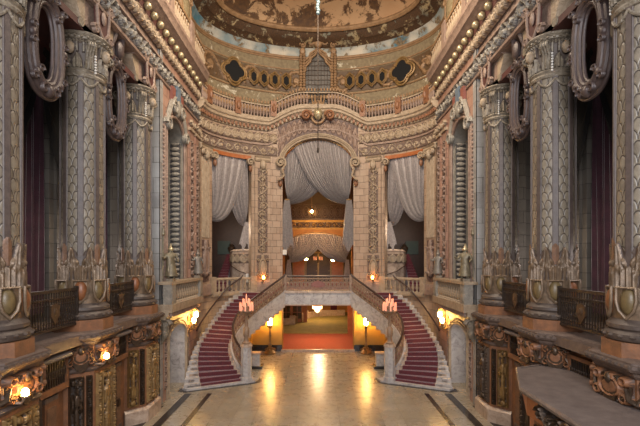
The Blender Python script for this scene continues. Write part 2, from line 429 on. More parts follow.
# ------------------------------------------------------------------ carved ornament (height fields, U in -1..1 across, V along in half-widths)
def plate(h):
    """carve crisply: low ground, raised modelled ornament"""
    a = np.abs(h); t = np.clip((a-.2)/.3, 0, 1); return np.sign(h)*(t*t*(3-2*t)*.6+.4*a)
def g(x, w): return np.exp(-(x/w)**2)
def rinceau(U, V):
    k = np.floor(V/2); sg = 1-2*np.mod(k, 2); v = (V/2-k)*2-1; u = U*sg
    r = np.hypot(u-.05, v)+1e-4; th = np.arctan2(v, u-.05)
    ph = np.mod(th/(2*PI)+1.55*np.sqrt(r), 1)-.5
    arm = g(ph, .17)*np.clip((.98-r)*6, 0, 1)
    lobes = .65+.35*np.cos(th*9+r*9)
    ros = np.where(r < .3, .75+.25*np.cos(th*6), 0)*np.clip((.3-r)*12, 0, 1)
    stem = g(u-.82*np.cos(PI*v/2), .12)
    leaf = np.clip(np.cos((u+v)*5.5)*np.cos((u-v)*5.5), 0, 1)*np.clip(r-.75, 0, .25)*3
    return np.clip(np.maximum.reduce([arm*lobes, ros, .8*stem, leaf]), 0, 1)
def guilloche(U, V):
    v = np.mod(V/1.6, 1)*2-1; r = np.hypot(U, v*.9)
    return np.clip(np.maximum(g(r-.72, .16), np.where(r < .45, .7+.3*np.cos(6*np.arctan2(v, U)), 0)), 0, 1)
def discs(U, V):
    v = np.mod(V/.75, 1)*2-1; r = np.hypot(U*1.25, v*1.0)
    return np.clip(np.maximum(np.clip(1.1-r*1.15, 0, 1)**.6*.9, g(np.abs(U)-.86, .1)), 0, 1)
def leaves(U, V):
    v = np.mod(V/1.1, 1); w_ = .85*np.sqrt(np.clip(1-v, 0, 1)); body = np.clip((w_-np.abs(U))*6, 0, 1)
    return np.clip(body*(.6+.4*np.cos(U*16))*(1-.5*v)+.3*g(U, .08), 0, 1)
def figure(U, V, H):
    """a draped standing figure among scrolls, H = panel height in half-widths"""
    y = V/H*2-1; f = np.zeros_like(U)
    def e(cx, cy, rx, ry, h=1): return h*np.sqrt(np.clip(1-((U-cx)/rx)**2-((y-cy)/ry)**2, 0, 1))
    f = np.maximum.reduce([e(.05, .62, .2, .1), e(0, .36, .42, .2, .9), e(-.05, -.05, .36, .34, .85)*(.85+.15*np.cos(U*9+y*3)),
                           e(.15, -.48, .3, .32, .8)*(.8+.2*np.cos(U*10-y*4)), e(-.22, -.5, .22, .36, .7), e(.5, .2, .16, .22, .8), e(-.52, .3, .15, .28, .8), e(-.1, -.86, .55, .1, .7), e(.45, .82, .4, .1, .6), e(-.45, .86, .38, .1, .6)])
    bgd = .5*rinceau(U, V)
    return np.clip(np.maximum(f, bgd), 0, 1)
def cartouche(U, V, H):
    y = V/H*2-1
    r = np.sqrt((U/.52)**2+(y/.6)**2); sh = np.clip((1-r)*2.2, 0, .7); rim = g(r-1.06, .16)
    sc1 = sum(g(np.hypot((U-cx)*1.0, (y-cy)*H*.6)-.17, .08) for cx, cy in ((-.72, .6), (.72, .6), (-.74, -.55), (.74, -.55)))
    top = np.clip(1-((U/.34)**2+((y-.78)/.26)**2), 0, 1)
    return np.clip(np.maximum.reduce([sh, rim, sc1*.8, top, .35*rinceau(U, V)]), 0, 1)
def relief(mb, o, e, v, n, w_, h_, fn, depth, du=.035, dv=.035, swap=False, border=.06):
    """carved panel: o corner, e unit along width, v unit up, n outwards"""
    nu = max(8, int(w_/du)); nv = max(8, int(h_/dv)); a = np.linspace(0, 1, nu+1); b = np.linspace(0, 1, nv+1)
    A, B = np.meshgrid(a, b, indexing='ij')
    if swap: U = B*2-1; V = A*w_/(h_/2)
    else: U = A*2-1; V = B*h_/(w_/2)
    raw = plate(fn(U, V)); Hh = raw*depth*1.5
    ed = np.minimum(np.minimum(A, 1-A)*w_, np.minimum(B, 1-B)*h_)
    Hh = np.where(ed < border*.5, depth*.9, np.where(ed < border, depth*.15, Hh)); Hh = np.where(ed < 1e-6, -.03, Hh)
    o = np.array(o, float); e = np.array(e, float); v = np.array(v, float); n = np.array(n, float)
    P = o+A[..., None]*w_*e+B[..., None]*h_*v+Hh[..., None]*n
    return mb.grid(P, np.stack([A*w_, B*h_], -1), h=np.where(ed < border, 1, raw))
def relief_path(mb, path, u0, u1, z0, z1, off, fn, depth, du=.035, dz_=.035, swap=True, dzf=None, edge=True):
    nu = max(8, int((u1-u0)/du)); nv = max(6, int((z1-z0)/dz_)); a = np.linspace(u0, u1, nu+1); b = np.linspace(z0, z1, nv+1)
    A, B = np.meshgrid(a, b, indexing='ij')
    if swap: U = (B-z0)/(z1-z0)*2-1; V = (A-u0)/((z1-z0)/2)
    else: U = (A-u0)/(u1-u0)*2-1; V = (B-z0)/((u1-u0)/2)
    raw = plate(fn(U, V)); Hh = raw*depth*1.5+off
    if edge:
        ed = np.minimum(B-z0, z1-B); Hh = np.where(ed < .02, off-.05, Hh)
        ed = np.minimum(A-u0, u1-A); Hh = np.where(ed < 1e-6, off-.05, Hh)
    x, y, nx, ny = path.at(A)
    Z = B if dzf is None else B+dzf(x)
    return mb.grid(np.stack([x+nx*Hh, y+ny*Hh, Z], -1), np.stack([A, B], -1), h=np.abs(raw))
def volute(mb, c, e, n, r, th, turns=1.6, tail=None):
    """a scroll standing in the plane of e and z, th thick along n"""
    c = np.array(c, float); e = np.array(e, float); n = np.array(n, float); z = np.array([0, 0, 1.0])
    pts = []
    for k in range(40):
        f = k/39; a = f*turns*2*PI; rr = r*(1-.82*f); pts.append(c+e*rr*math.cos(a)+z*rr*math.sin(a))
    if tail is not None: pts = [np.array(q, float) for q in tail]+pts
    m = len(pts); rad = [r*.24*(1 if i < m-30 else 1-.5*(i-(m-30))/30) for i in range(m)]
    for o in (-.5, 0, .5): mb.tube([p+n*th*o for p in pts], rad, 6)
    mb.tube([c-n*th*.62, c+n*th*.62], r*.24, 10)
    return mb
SIDE = {1: 'right', -1: 'left'}
# =================================================================== THE SETTING
fl = MB().box(-10, 10, 2, 27.9, -.2, 0); struct(fl.build('floor', M['floor'], smooth=False), 'polished beige marble floor of the grand lobby with dark border stripes', 'floor')
for s in (1, -1):
    m = MB(s)
    for x0, x1 in ((5.62, 5.92), (4.72, 4.92)): m.box(x0, x1, 3, 19.0, -.01, .006)
    m.box(6.28, 6.9, 3, 17.4, -.01, .008)
    struct(m.build('trim_1' if s > 0 else 'trim_2', M['blackmarble'], smooth=False), 'dark marble floor stripes running along the %s wall' % SIDE[s], 'floor border')

def holed(mb, mapf, u0, u1, z0, z1, holes, nu=.5):
    """wall sheet over u,z with holes (ua, ub, za, zb, rise); rise > 0 arches the head above zb"""
    us = sorted({u0, u1, *[h[0] for h in holes], *[h[1] for h in holes]})
    for a, b in zip(us[:-1], us[1:]):
        k = max(1, int(math.ceil((b-a)/nu)))
        hs = sorted([h for h in holes if h[0] <= a+1e-6 and h[1] >= b-1e-6], key=lambda h: h[2])
        if any(h[4] for h in hs): k = max(k, 16)
        uu = np.linspace(a, b, k+1); lo = np.full(k+1, z0)
        for h in hs+[None]:
            hi = np.full(k+1, h[2] if h else z1)
            if (hi-lo).max() > 1e-4:
                P = np.array([[mapf(u, l), mapf(u, (l+q)/2), mapf(u, q)] for u, l, q in zip(uu, lo, hi)])
                uv = np.array([[(u, l), (u, (l+q)/2), (u, q)] for u, l, q in zip(uu, lo, hi)])
                mb.grid(P, uv)
            if h:
                f = (uu-h[0])/(h[1]-h[0])*2-1
                lo = h[3]+h[4]*np.sqrt(np.clip(1-f*f, 0, 1))
    return mb
def reveal(mb, mapf, mapb, h, n=18):
    """the thickness of a wall round a hole"""
    f = np.linspace(-1, 1, n+1); us = h[0]+(f+1)/2*(h[1]-h[0]); top = h[3]+h[4]*np.sqrt(np.clip(1-f*f, 0, 1))
    line = [(h[0], h[2])]+list(zip(us, top))+[(h[1], h[2])]
    mb.grid(np.array([[mapf(u, z), mapb(u, z)] for u, z in line]), np.array([[(z, 0), (z, .6)] for u, z in line]))
    return mb

NICHE = (18.05, 20.45, 4.4, 11.3, 1.0); DOORN = (18.35, 20.7, 0.0, 2.45, .55)
XW = 6.45
for s in (1, -1):
    # flat side wall between the colonnade and the apse, with its pier, niche and doorway
    m = MB(s); mf = lambda u, z: (XW, u, z)
    holed(m, mf, 17.4, 22.95, 0, 15.1, [NICHE, DOORN])
    m.box(XW, 6.95, 17.4, 17.42, 0, 12.4)
    m.build('w', M['wall']); o = bpy.data.objects['w']; o.name = 'wall_%s' % SIDE[s]; struct(o, 'pink terracotta block wall with arched niche, %s side of the hall' % SIDE[s], 'wall')
    # its face towards the viewer, daylight painted in as paler, greyer blocks
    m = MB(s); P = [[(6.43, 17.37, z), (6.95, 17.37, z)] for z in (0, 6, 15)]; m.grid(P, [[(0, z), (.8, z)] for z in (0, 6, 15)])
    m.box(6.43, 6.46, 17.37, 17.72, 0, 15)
    struct(m.build('wall_%s_pier' % SIDE[s], M['daylitwall'], smooth=False), 'narrow block pier, daylight painted in as pale grey, between colonnade and niche, %s side' % SIDE[s], 'wall')
    # gallery behind the columns
    m = MB(s)
    m.grid([[(9.6, y, z) for z in (3.8, 8, 12.6)] for y in (4, 11, 18.2)], [[(y, z) for z in (3.8, 8, 12.6)] for y in (4, 11, 18.2)])
    m.grid([[(x, 18.2, z) for z in (3.8, 8, 12.6)] for x in (6.9, 8, 9.6)], [[(x, z) for z in (3.8, 8, 12.6)] for x in (6.9, 8, 9.6)])
    m.grid([[(x, 4, z) for z in (3.8, 12.6)] for x in (6.9, 9.6)])
    for y in (8.3, 11.4, 14.75): m.box(9.0, 9.6, y-.45, y+.45, 3.8, 12.5); m.box(8.9, 9.6, y-.2, y+.2, 3.8, 12.5)
    m.box(8.3, 8.75, 17.95, 18.25, 3.8, 12.5)
    struct(m.build('wall_gallery_%s' % SIDE[s], M['gallery'], smooth=False), 'shadowy grey block wall behind the %s columns' % SIDE[s], 'wall')
    m = MB(s).box(6.6, 9.7, 4, 18.2, 12.4, 12.6); struct(m.build('ceiling_gallery_%s' % SIDE[s], M['redbox'], smooth=False), 'dark ceiling of the gallery behind the %s columns' % SIDE[s], 'ceiling')
    m = MB(s).box(6.5, 9.7, 4, 18.2, 3.6, 3.86); struct(m.build('floor_gallery_%s' % SIDE[s], M['ledge'], smooth=False), 'mezzanine gallery floor behind the %s columns' % SIDE[s], 'floor')
    # lower wall behind the piers, with the two door bays
    m = MB(s); mf = lambda u, z: (6.9, u, z)
    holed(m, mf, 3, 17.4, 0, 3.62, [(10.3, 10.92, 0, 2.4, 0)])
    m.grid([[(6.9, y, z) for z in (0, 2.3)] for y in (10.3,)]*1+[[(7.6, y, z) for z in (0, 2.3)] for y in (10.3,)])
    m.grid([[(6.9, 10.92, z) for z in (0, 2.3)], [(7.6, 10.92, z) for z in (0, 2.3)]])
    struct(m.build('wall_%s_base' % SIDE[s], M['ochre'], smooth=False), 'ochre stone wall below the %s gallery between the piers' % SIDE[s], 'wall')
    d = struct(MB(s).box(7.02, 7.07, 10.28, 10.95, 0, 2.42).build('door_1' if s > 0 else 'door_2', M['wood'], smooth=False), 'dark wooden door in the bay under the %s gallery' % SIDE[s], 'door')
    hm = MB(s).box(6.99, 7.03, 10.45, 10.5, 1.0, 1.35); hm.build('push_plate', M['railgilt'], d)
    # marble lined recess of the doorway beside the stair
    m = MB(s); reveal(m, lambda u, z: (XW, u, z), lambda u, z: (7.15, u, z), DOORN)
    m.grid([[(7.15, y, z) for z in (0, 1.5, 3.1)] for y in (18.2, 19.5, 20.8)])
    struct(m.build('trim_3' if s > 0 else 'trim_4', M['marble']), 'grey marble lining of the arched doorway beside the %s stair' % SIDE[s], 'doorway lining')
    # wall carried up above the cornice
    m = MB(s); pp = Path([(6.78, 15), (6.78, 22.9)]+ell(6.78, 4.42, 0, 12, 4)[1:]); m.strip(pp, 15.2, 18.95, 0, 3)
    struct(m.build('wall_%s_attic' % SIDE[s], M['goldplaster']), 'worn gold attic wall above the %s cornice' % SIDE[s], 'wall')

# apse
EP = lambda a, b, t: (a*math.cos(math.radians(t)), 22.9+b*math.sin(math.radians(t)))
TA, TB = t_of(106), t_of(66.5)            # side opening
apse_pts = ell(6.45, 4.1, 0, 180, 181)
AP = Path(apse_pts); su = lambda t: float(np.interp(t, np.linspace(0, 180, 181), AP.s))
def tx(x): return math.degrees(math.acos(x/6.45))
TC = tx(2.22)
SO = [(su(TA), su(TB), 4.0, 12.3, 0), (su(180-TB), su(180-TA), 4.0, 12.3, 0)]
CO = (su(TC), su(180-TC), 4.0, 11.9, 1.75)
mf = lambda u, z: (*np.array(AP.at(u)[:2]), z)
def mb_(u, z, d=.55): x, y, nx, ny = AP.at(u); return (x-nx*d, y-ny*d, z)
m = MB()
holed(m, mf, 0, AP.L, 3.9, 14.6, SO+[CO], nu=.25)
for h in SO+[CO]: reveal(m, mf, mb_, h)
struct(m.build('wall_back', M['apse']), 'curved warm stone end wall of the hall with three tall draped openings', 'wall')
# below the mezzanine: sides of the apse follow the stairs, the middle stands back
low = ell(6.45, 4.1, 0, 44, 22)+[(4.55, 26.6), (4.3, 27.9), (2.33, 27.9)]
for s in (1, -1):
    pp = Path(low[:22]); m = MB(s); m.strip(pp, 0, 4.0)
    struct(m.build('wall_back_%s' % SIDE[s], M['apse']), 'curved stone wall following the %s stair' % SIDE[s], 'wall')
    pp = Path(low[21:]); m = MB(s); m.strip(pp, 0, 3.4); m.box(2.33, 2.36, 27.9, 28.6, 0, 3.4)
    struct(m.build('wall_back_%s_low' % SIDE[s], M['yellow'], smooth=False), 'yellow plaster wall behind the torchiere under the %s end of the bridge' % SIDE[s], 'wall')
    m = MB(s); m.box(2.33, 4.3, 27.84, 27.9, 0, .42)
    struct(m.build('baseboard_%s' % SIDE[s], M['blackmarble'], smooth=False), 'dark marble skirting under the %s end of the bridge' % SIDE[s], 'skirting')

# lobby beyond, under the bridge
lab = 'lobby beyond the bridge'
struct(MB().box(-7, 7, 27.9, 34, -.1, .12).build('floor_ramp', M['orangecarpet'], smooth=False), 'orange red carpet leading from the hall into the far lobby', 'carpet')
struct(MB().box(-2.4, 2.4, 27.75, 27.95, 0, .14).build('trim_5', M['marblewarm'], smooth=False), 'marble threshold step in front of the orange carpet', 'threshold')
struct(MB().box(-9, 9, 34, 48, -.1, .18).build('floor_lobby', M['goldcarpet'], smooth=False), 'gold carpeted floor of the far lobby', 'floor')
struct(MB().box(-9, 9, 27.95, 48, 3.3, 3.95).build('ceiling_lobby', M['yellow'], smooth=False), 'yellow plaster ceiling of the far lobby', 'ceiling')
m = MB(); m.box(-9, 9, 47.5, 47.7, 0, 3.3)
struct(m.build('wall_lobby_end', M['amber'], smooth=False), 'amber end wall of the far lobby', 'wall')
for s in (1, -1):
    m = MB(s); m.box(6.5, 6.7, 27.9, 47.5, 0, 3.3); struct(m.build('wall_lobby_%s' % SIDE[s], M['amber'], smooth=False), 'amber side wall of the far lobby, %s' % SIDE[s], 'wall')
    m = MB(s); m.box(2.36, 6.6, 33.9, 34.15, 0, 3.3)
    if s < 0: m = MB(s); m.box(3.1, 6.6, 33.9, 34.15, 0, 3.3)
    struct(m.build('wall_lobby_cross_%s' % SIDE[s], M['orangewood'], smooth=False), 'orange brown jamb wall of the far lobby, %s' % SIDE[s], 'wall')

# mezzanine foyer behind the centre arch
struct(MB().box(-9.5, 9.5, 27.6, 40, 3.9, 4.0).build('floor_foyer', M['carpet'], smooth=False), 'carpeted mezzanine floor behind the arch', 'floor')
m = MB(); m.box(-4, 4, 39, 39.2, 4, 13.5); struct(m.build('wall_foyer_end', M['wood'], smooth=False), 'amber end wall of the mezzanine foyer', 'wall')
for s in (1, -1):
    m = MB(s); m.box(3.4, 3.6, 27.4, 39, 4, 13.5); struct(m.build('wall_foyer_%s' % SIDE[s], M['orangewood'], smooth=False), 'orange brown wall of the mezzanine foyer, %s' % SIDE[s], 'wall')
struct(MB().box(-3.5, 3.5, 27.6, 39, 13.4, 13.6).build('ceiling_foyer', M['amber'], smooth=False), 'amber ceiling of the mezzanine foyer', 'ceiling')
# stair rooms behind the side openings
for s in (1, -1):
    m = MB(s); m.box(3.6, 10, 32, 32.2, 4, 13); m.box(9.4, 9.6, 24, 32, 4, 13)
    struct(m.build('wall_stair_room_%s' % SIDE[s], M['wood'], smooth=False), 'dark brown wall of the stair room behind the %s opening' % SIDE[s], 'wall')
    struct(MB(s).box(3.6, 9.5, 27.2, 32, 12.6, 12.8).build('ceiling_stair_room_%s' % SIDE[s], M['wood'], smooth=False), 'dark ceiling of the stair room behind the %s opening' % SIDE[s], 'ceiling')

# attic drum, cove, rim and vault above the apse
ext = lambda a, b: [(a, 17.5), (a, 20)]+ell(a, b, 0, 180, 121)+[(-a, 20), (-a, 17.5)]
AT = Path(ext(6.75, 4.4))
m = MB(); m.strip(AT, 14.4, 18.9, 0, 2)
struct(m.build('wall_attic', M['goldplaster']), 'curved worn gold attic wall above the apse balustrade', 'wall')
NR = Path(ext(1, 1)).p.shape[0]
def ring(a, b, z): return np.array([(x, y, z) for x, y in ext(a, b)])
def loft(levels):
    return np.stack([ring(*l) for l in levels], 1)
m = MB(); m.grid(loft([(6.75, 4.4, 18.85), (6.7, 4.36, 19.05), (6.6, 4.27, 19.25), (6.48, 4.16, 19.38)]))
struct(m.build('ceiling_cove', M['bluepeel']), 'coved ceiling band with blue and white paint peeling away', 'ceiling')
m = MB(); m.grid(loft([(6.48, 4.16, 19.38), (6.3, 4.0, 19.47), (6.1, 3.85, 19.6), (5.95, 3.75, 19.62), (5.7, 3.5, 19.9), (5.55, 3.38, 20.1)]))
struct(m.build('ceiling_band', M['brownpeel']), 'dark brown ornamental ceiling band with flaking paint', 'ceiling')
RIM = Path(ext(5.5, 3.3))
m = MB(); m.sweep(RIM, [(-.12, 20.0), (.0, 19.96), (.1, 20.02), (.16, 20.12), (.1, 20.22), (0, 20.26), (-.12, 20.3)], cap=False)
struct(m.build('trim_6', M['relief']), 'brown moulding round the rim of the domed ceiling', 'moulding')
m = MB(); m.grid(loft([(5.45, 3.25, 20.15)]+[(5.45*math.cos(a), 3.25*math.cos(a), 20.15+1.5*math.sin(a)) for a in np.linspace(.1, PI/2-.01, 12)]))
struct(m.build('ceiling', M['dome']), 'domed ceiling with tan paint flaking off dark brown plaster', 'ceiling')
m = MB()
for off, z, r in ((.0, 18.86, .09), (.02, 18.72, .05), (.02, 16.52, .06), (.02, 18.08, .05)):
    m.tube([(x+nx*off, y+ny*off, z) for (x, y), (nx, ny) in zip(AT.p, AT.n)], r, 8)
struct(m.build('trim_7', M['relief']), 'thin roll mouldings round the attic wall', 'moulding')
# =================================================================== COLONNADE
COLY = (9.1, 12.72, 16.33); CX = 7.0
NAMEC = {9.1: 'foremost', 12.72: 'middle', 16.33: 'far'}
def make_column(x, y, label):
    t = thing('column', label, 'column', (x, y, 3.86), 'scale-tiled columns of the two colonnades')
    oc = [(x+.82*math.cos(a), y+.82*math.sin(a)) for a in np.arange(8)*PI/4+PI/8]
    MB().prism(oc, 3.86, 4.22).build('plinth', M['ochre'], t, smooth=False)
    c = (x, y, 0)
    prof = [(.55, 4.24), (.74, 4.24), (.77, 4.29), (.77, 4.38), (.72, 4.43), (.68, 4.45), (.72, 4.49), (.72, 4.57), (.66, 4.63), (.62, 4.68), (.5, 4.7)]
    m = MB().lathe(prof, c, 32)
    for k in range(20):
        a = k*PI/10; m.ball((x+.74*math.cos(a), y+.74*math.sin(a), 4.34), (.08, .08, .05), 6, 5)
    m.build('base_moulding', M['dark'], t)
    col = MB().lathe([(.5, 4.66), (.62, 4.68), (.64, 4.95), (.63, 5.34), (.5, 5.38)], c, 32).build('shield_collar', M['leaf'], t)
    for k in range(8):
        a = (k+.5)*PI/4; e = np.array([-math.sin(a), math.cos(a), 0]); nn = np.array([math.cos(a), math.sin(a), 0]); o = np.array(c)+nn*.625
        out = [(-.19, 5.34), (.19, 5.34), (.2, 5.06), (.15, 4.86), (0, 4.7), (-.15, 4.86), (-.2, 5.06)]
        b = MB(); b.ball(o-nn*.05+np.array([0, 0, 5.05]), (.16*abs(e[0])+.1*abs(nn[0]), .16*abs(e[1])+.1*abs(nn[1]), .3), 12, 9)
        b.build('shield', M['orange' if k % 3 == 0 else 'olive'], col)
        f = MB(); pts = [o+nn*.05+e*p+np.array([0, 0, q]) for p, q in out]; f.tube(pts, .035, 6, closed=True)
        f.build('shield_rim', M['leaf'], col)
    # crown of broad acanthus leaves carved against the foot of the shaft
    na, nv = 240, 40; A = np.linspace(0, 2*PI, na+1)[:, None]; v = np.linspace(0, 1, nv)[None, :]
    ph = np.mod(A*8/(2*PI)+.5, 1)*2-1; ph2 = np.mod(A*8/(2*PI), 1)*2-1            # -1..1 across each leaf of the two rows
    ztop = 5.98+.32*(1-np.abs(ph))**.9+.03*np.abs(np.sin(A*24)); z = 5.3+(ztop-5.3)*v
    wl = .98*np.sqrt(np.clip(1-v**2.2, 0, 1))*(1+.12*np.cos(v*26)); l1 = np.clip((wl-np.abs(ph))*5, 0, 1)*(.62+.38*np.cos(ph*11+v*5*np.sign(ph)))
    v2 = np.clip(v*1.5, 0, 1); w2 = .8*np.sqrt(np.clip(1-v2**2, 0, 1)); l2 = np.clip((w2-np.abs(ph2))*6, 0, 1)*(.7+.3*np.cos(ph2*13))
    knob = g(ph, .3)*g(v-.45, .13)+g(np.abs(ph2)-.35, .2)*g(v-.68, .1)
    hh = np.clip(np.maximum.reduce([l1*.75, l2*1.0, knob, g(ph, .09)*.9*(v < .9)]), 0, 1)
    R = .572+.095*hh+.03*v**6; P = np.stack([x+R*np.cos(A), y+R*np.sin(A), z+0*A], -1)
    lf = MB(); lf.grid(P, h=np.maximum(hh, .0)); lf.build('leaf_collar', M['leaf'], t)
    for k in range(4):
        ru = MB()
        a = k*PI/2+PI/4+.39; P = np.zeros((8, 5, 3))
        for i, v in enumerate(np.linspace(0, 1, 8)):
            for j, q in enumerate(np.linspace(-1, 1, 5)):
                aa = a+q*.095*(1 if v < .85 else .35+(1-v)*4.3)/.6; r2 = .625-.03*abs(q)
                P[i, j] = (x+r2*math.cos(aa), y+r2*math.sin(aa), 5.8+v*.6)
        ru.grid(P)
        ru.build('rust_leaf', M['leaf2'], t)
    MB().lathe([(.58, 5.0), (.57, 7), (.56, 9), (.55, 11.25), (.5, 11.3)], c, 48).build('shaft', M['shaft'], t)
    fm = MB()
    for k in range(8):
        a = k*PI/4+PI/8
        for da in (-.1, .1): fm.tube([(x+.57*math.cos(a+da), y+.57*math.sin(a+da), 5.6), (x+.55*math.cos(a+da), y+.55*math.sin(a+da), 11.2)], .028, 6)
        fm.box(x+.50, x+.6, y-.055, y+.055, 5.6, 11.22)
        V = fm.V[-1]; X = V[:, 0]-x; Y = V[:, 1]-y; V[:, 0] = x+X*math.cos(a)-Y*math.sin(a); V[:, 1] = y+X*math.sin(a)+Y*math.cos(a)
    fm.build('fillet', M['fillet'], t)
    m = MB().lathe([(.5, 11.15), (.6, 11.18), (.63, 11.24), (.6, 11.3), (.64, 11.36), (.6, 11.42), (.5, 11.44)], c, 32)
    for k in range(8):                     # looped garland under the necking
        a0 = k*PI/4+PI/8; m.tube([(x+.6*math.cos(a0+f*PI/4), y+.6*math.sin(a0+f*PI/4), 11.12-.2*math.sin(f*PI)) for f in np.linspace(0, 1, 7)], .035, 6)
    m.build('necking', M['capital'], t)
    # bell of the capital: rows of leaves and rosettes, then a moulded abacus
    A = np.linspace(0, 2*PI, 193)[:, None]; v = np.linspace(0, 1, 34)[None, :]
    p1 = np.mod(A*12/(2*PI), 1)*2-1; p2 = np.mod(A*8/(2*PI)+.5, 1)*2-1
    l1 = np.clip((.9*np.sqrt(np.clip(1-(v/.52)**2, 0, 1))-np.abs(p1))*5, 0, 1)*(.7+.3*np.cos(p1*9))*(v < .53)
    ros = np.clip(1.1-np.hypot(p2*1.7, (v-.74)*6.5), 0, 1); gar = g(v-.93, .04)*(.6+.4*np.cos(A*48))
    hh = np.clip(np.maximum.reduce([l1, ros, gar+0*A, .5*(np.cos(A*24) > .6)*(v > .55)*(v < .9)]), 0, 1)
    R = .55+.03*v+.11*hh+.06*v**3; P = np.stack([x+R*np.cos(A), y+R*np.sin(A), 11.42+.8*v+0*A], -1)
    cp = MB(); cp.grid(P, h=hh)
    cp.lathe([(.6, 12.2), (.7, 12.23), (.72, 12.28), (.68, 12.31), (.74, 12.34), (.76, 12.38), (.74, 12.42), (.4, 12.42)], c, 32)
    for k in range(28): aa = k*PI/14; cp.ball((x+.72*math.cos(aa), y+.72*math.sin(aa), 12.27), (.05, .05, .04), 6, 4)
    cp = cp.build('capital', M['capital'], t)
    for k in range(4):
        a = k*PI/2+PI/4; e = (math.cos(a), math.sin(a), 0); nn = (-math.sin(a), math.cos(a), 0)
        v = MB(); volute(v, (x+.66*math.cos(a), y+.66*math.sin(a), 12.02), e, nn, .17, .14, tail=[(x+.55*math.cos(a), y+.55*math.sin(a), 11.55), (x+.62*math.cos(a), y+.62*math.sin(a), 11.85)])
        v.build('volute', M['capital'], cp)
        a = k*PI/2; v = MB(); v.ball((x+.68*math.cos(a), y+.68*math.sin(a), 11.95), (.13, .13, .18), 8, 7); v.build('mask', M['carved'], cp)
    for k in range(4):                       # little glass beads in a drop on the four faces
        a = k*PI/2+PI/4; mg = MB()
        for i in range(7): mg.ball((x+.63*math.cos(a+.25), y+.63*math.sin(a+.25), 11.35+i*.08), .035, 6, 5)
        mg.build('bead_drop', M['white'], cp)
    return t
def copy_tree(o, loc=None, parent=None):
    c = o.copy(); sc.collection.objects.link(c); c.parent = parent
    if loc is not None: c.location = loc; WL[c.name] = tuple(loc)
    for ch in [q for q in sc.objects if q.parent == o]: copy_tree(ch, None, c)
    return c
LC = {(1, 9.1): 'huge scale-tiled column cut off by the right edge, standing over the kiosk roof',
      (1, 12.72): 'scale-tiled column standing above the far end of the dark-topped kiosk, second from the right edge',
      (1, 16.33): 'third scale-tiled column from the right edge, the one next to the niche wall',
      (-1, 9.1): 'huge scale-tiled column cut off by the left edge above the lamp-lit doorway',
      (-1, 12.72): 'second scale-tiled column from the left edge, between the two oval frames',
      (-1, 16.33): 'bluish scale-tiled column next to the niche wall, third from the left edge'}
proto = make_column(CX, COLY[0], LC[(1, 9.1)])
for s in (1, -1):
    for y in COLY:
        if (s, y) == (1, COLY[0]): continue
        c = copy_tree(proto, (s*CX, y, 3.86)); c['label'] = LC[(s, y)]

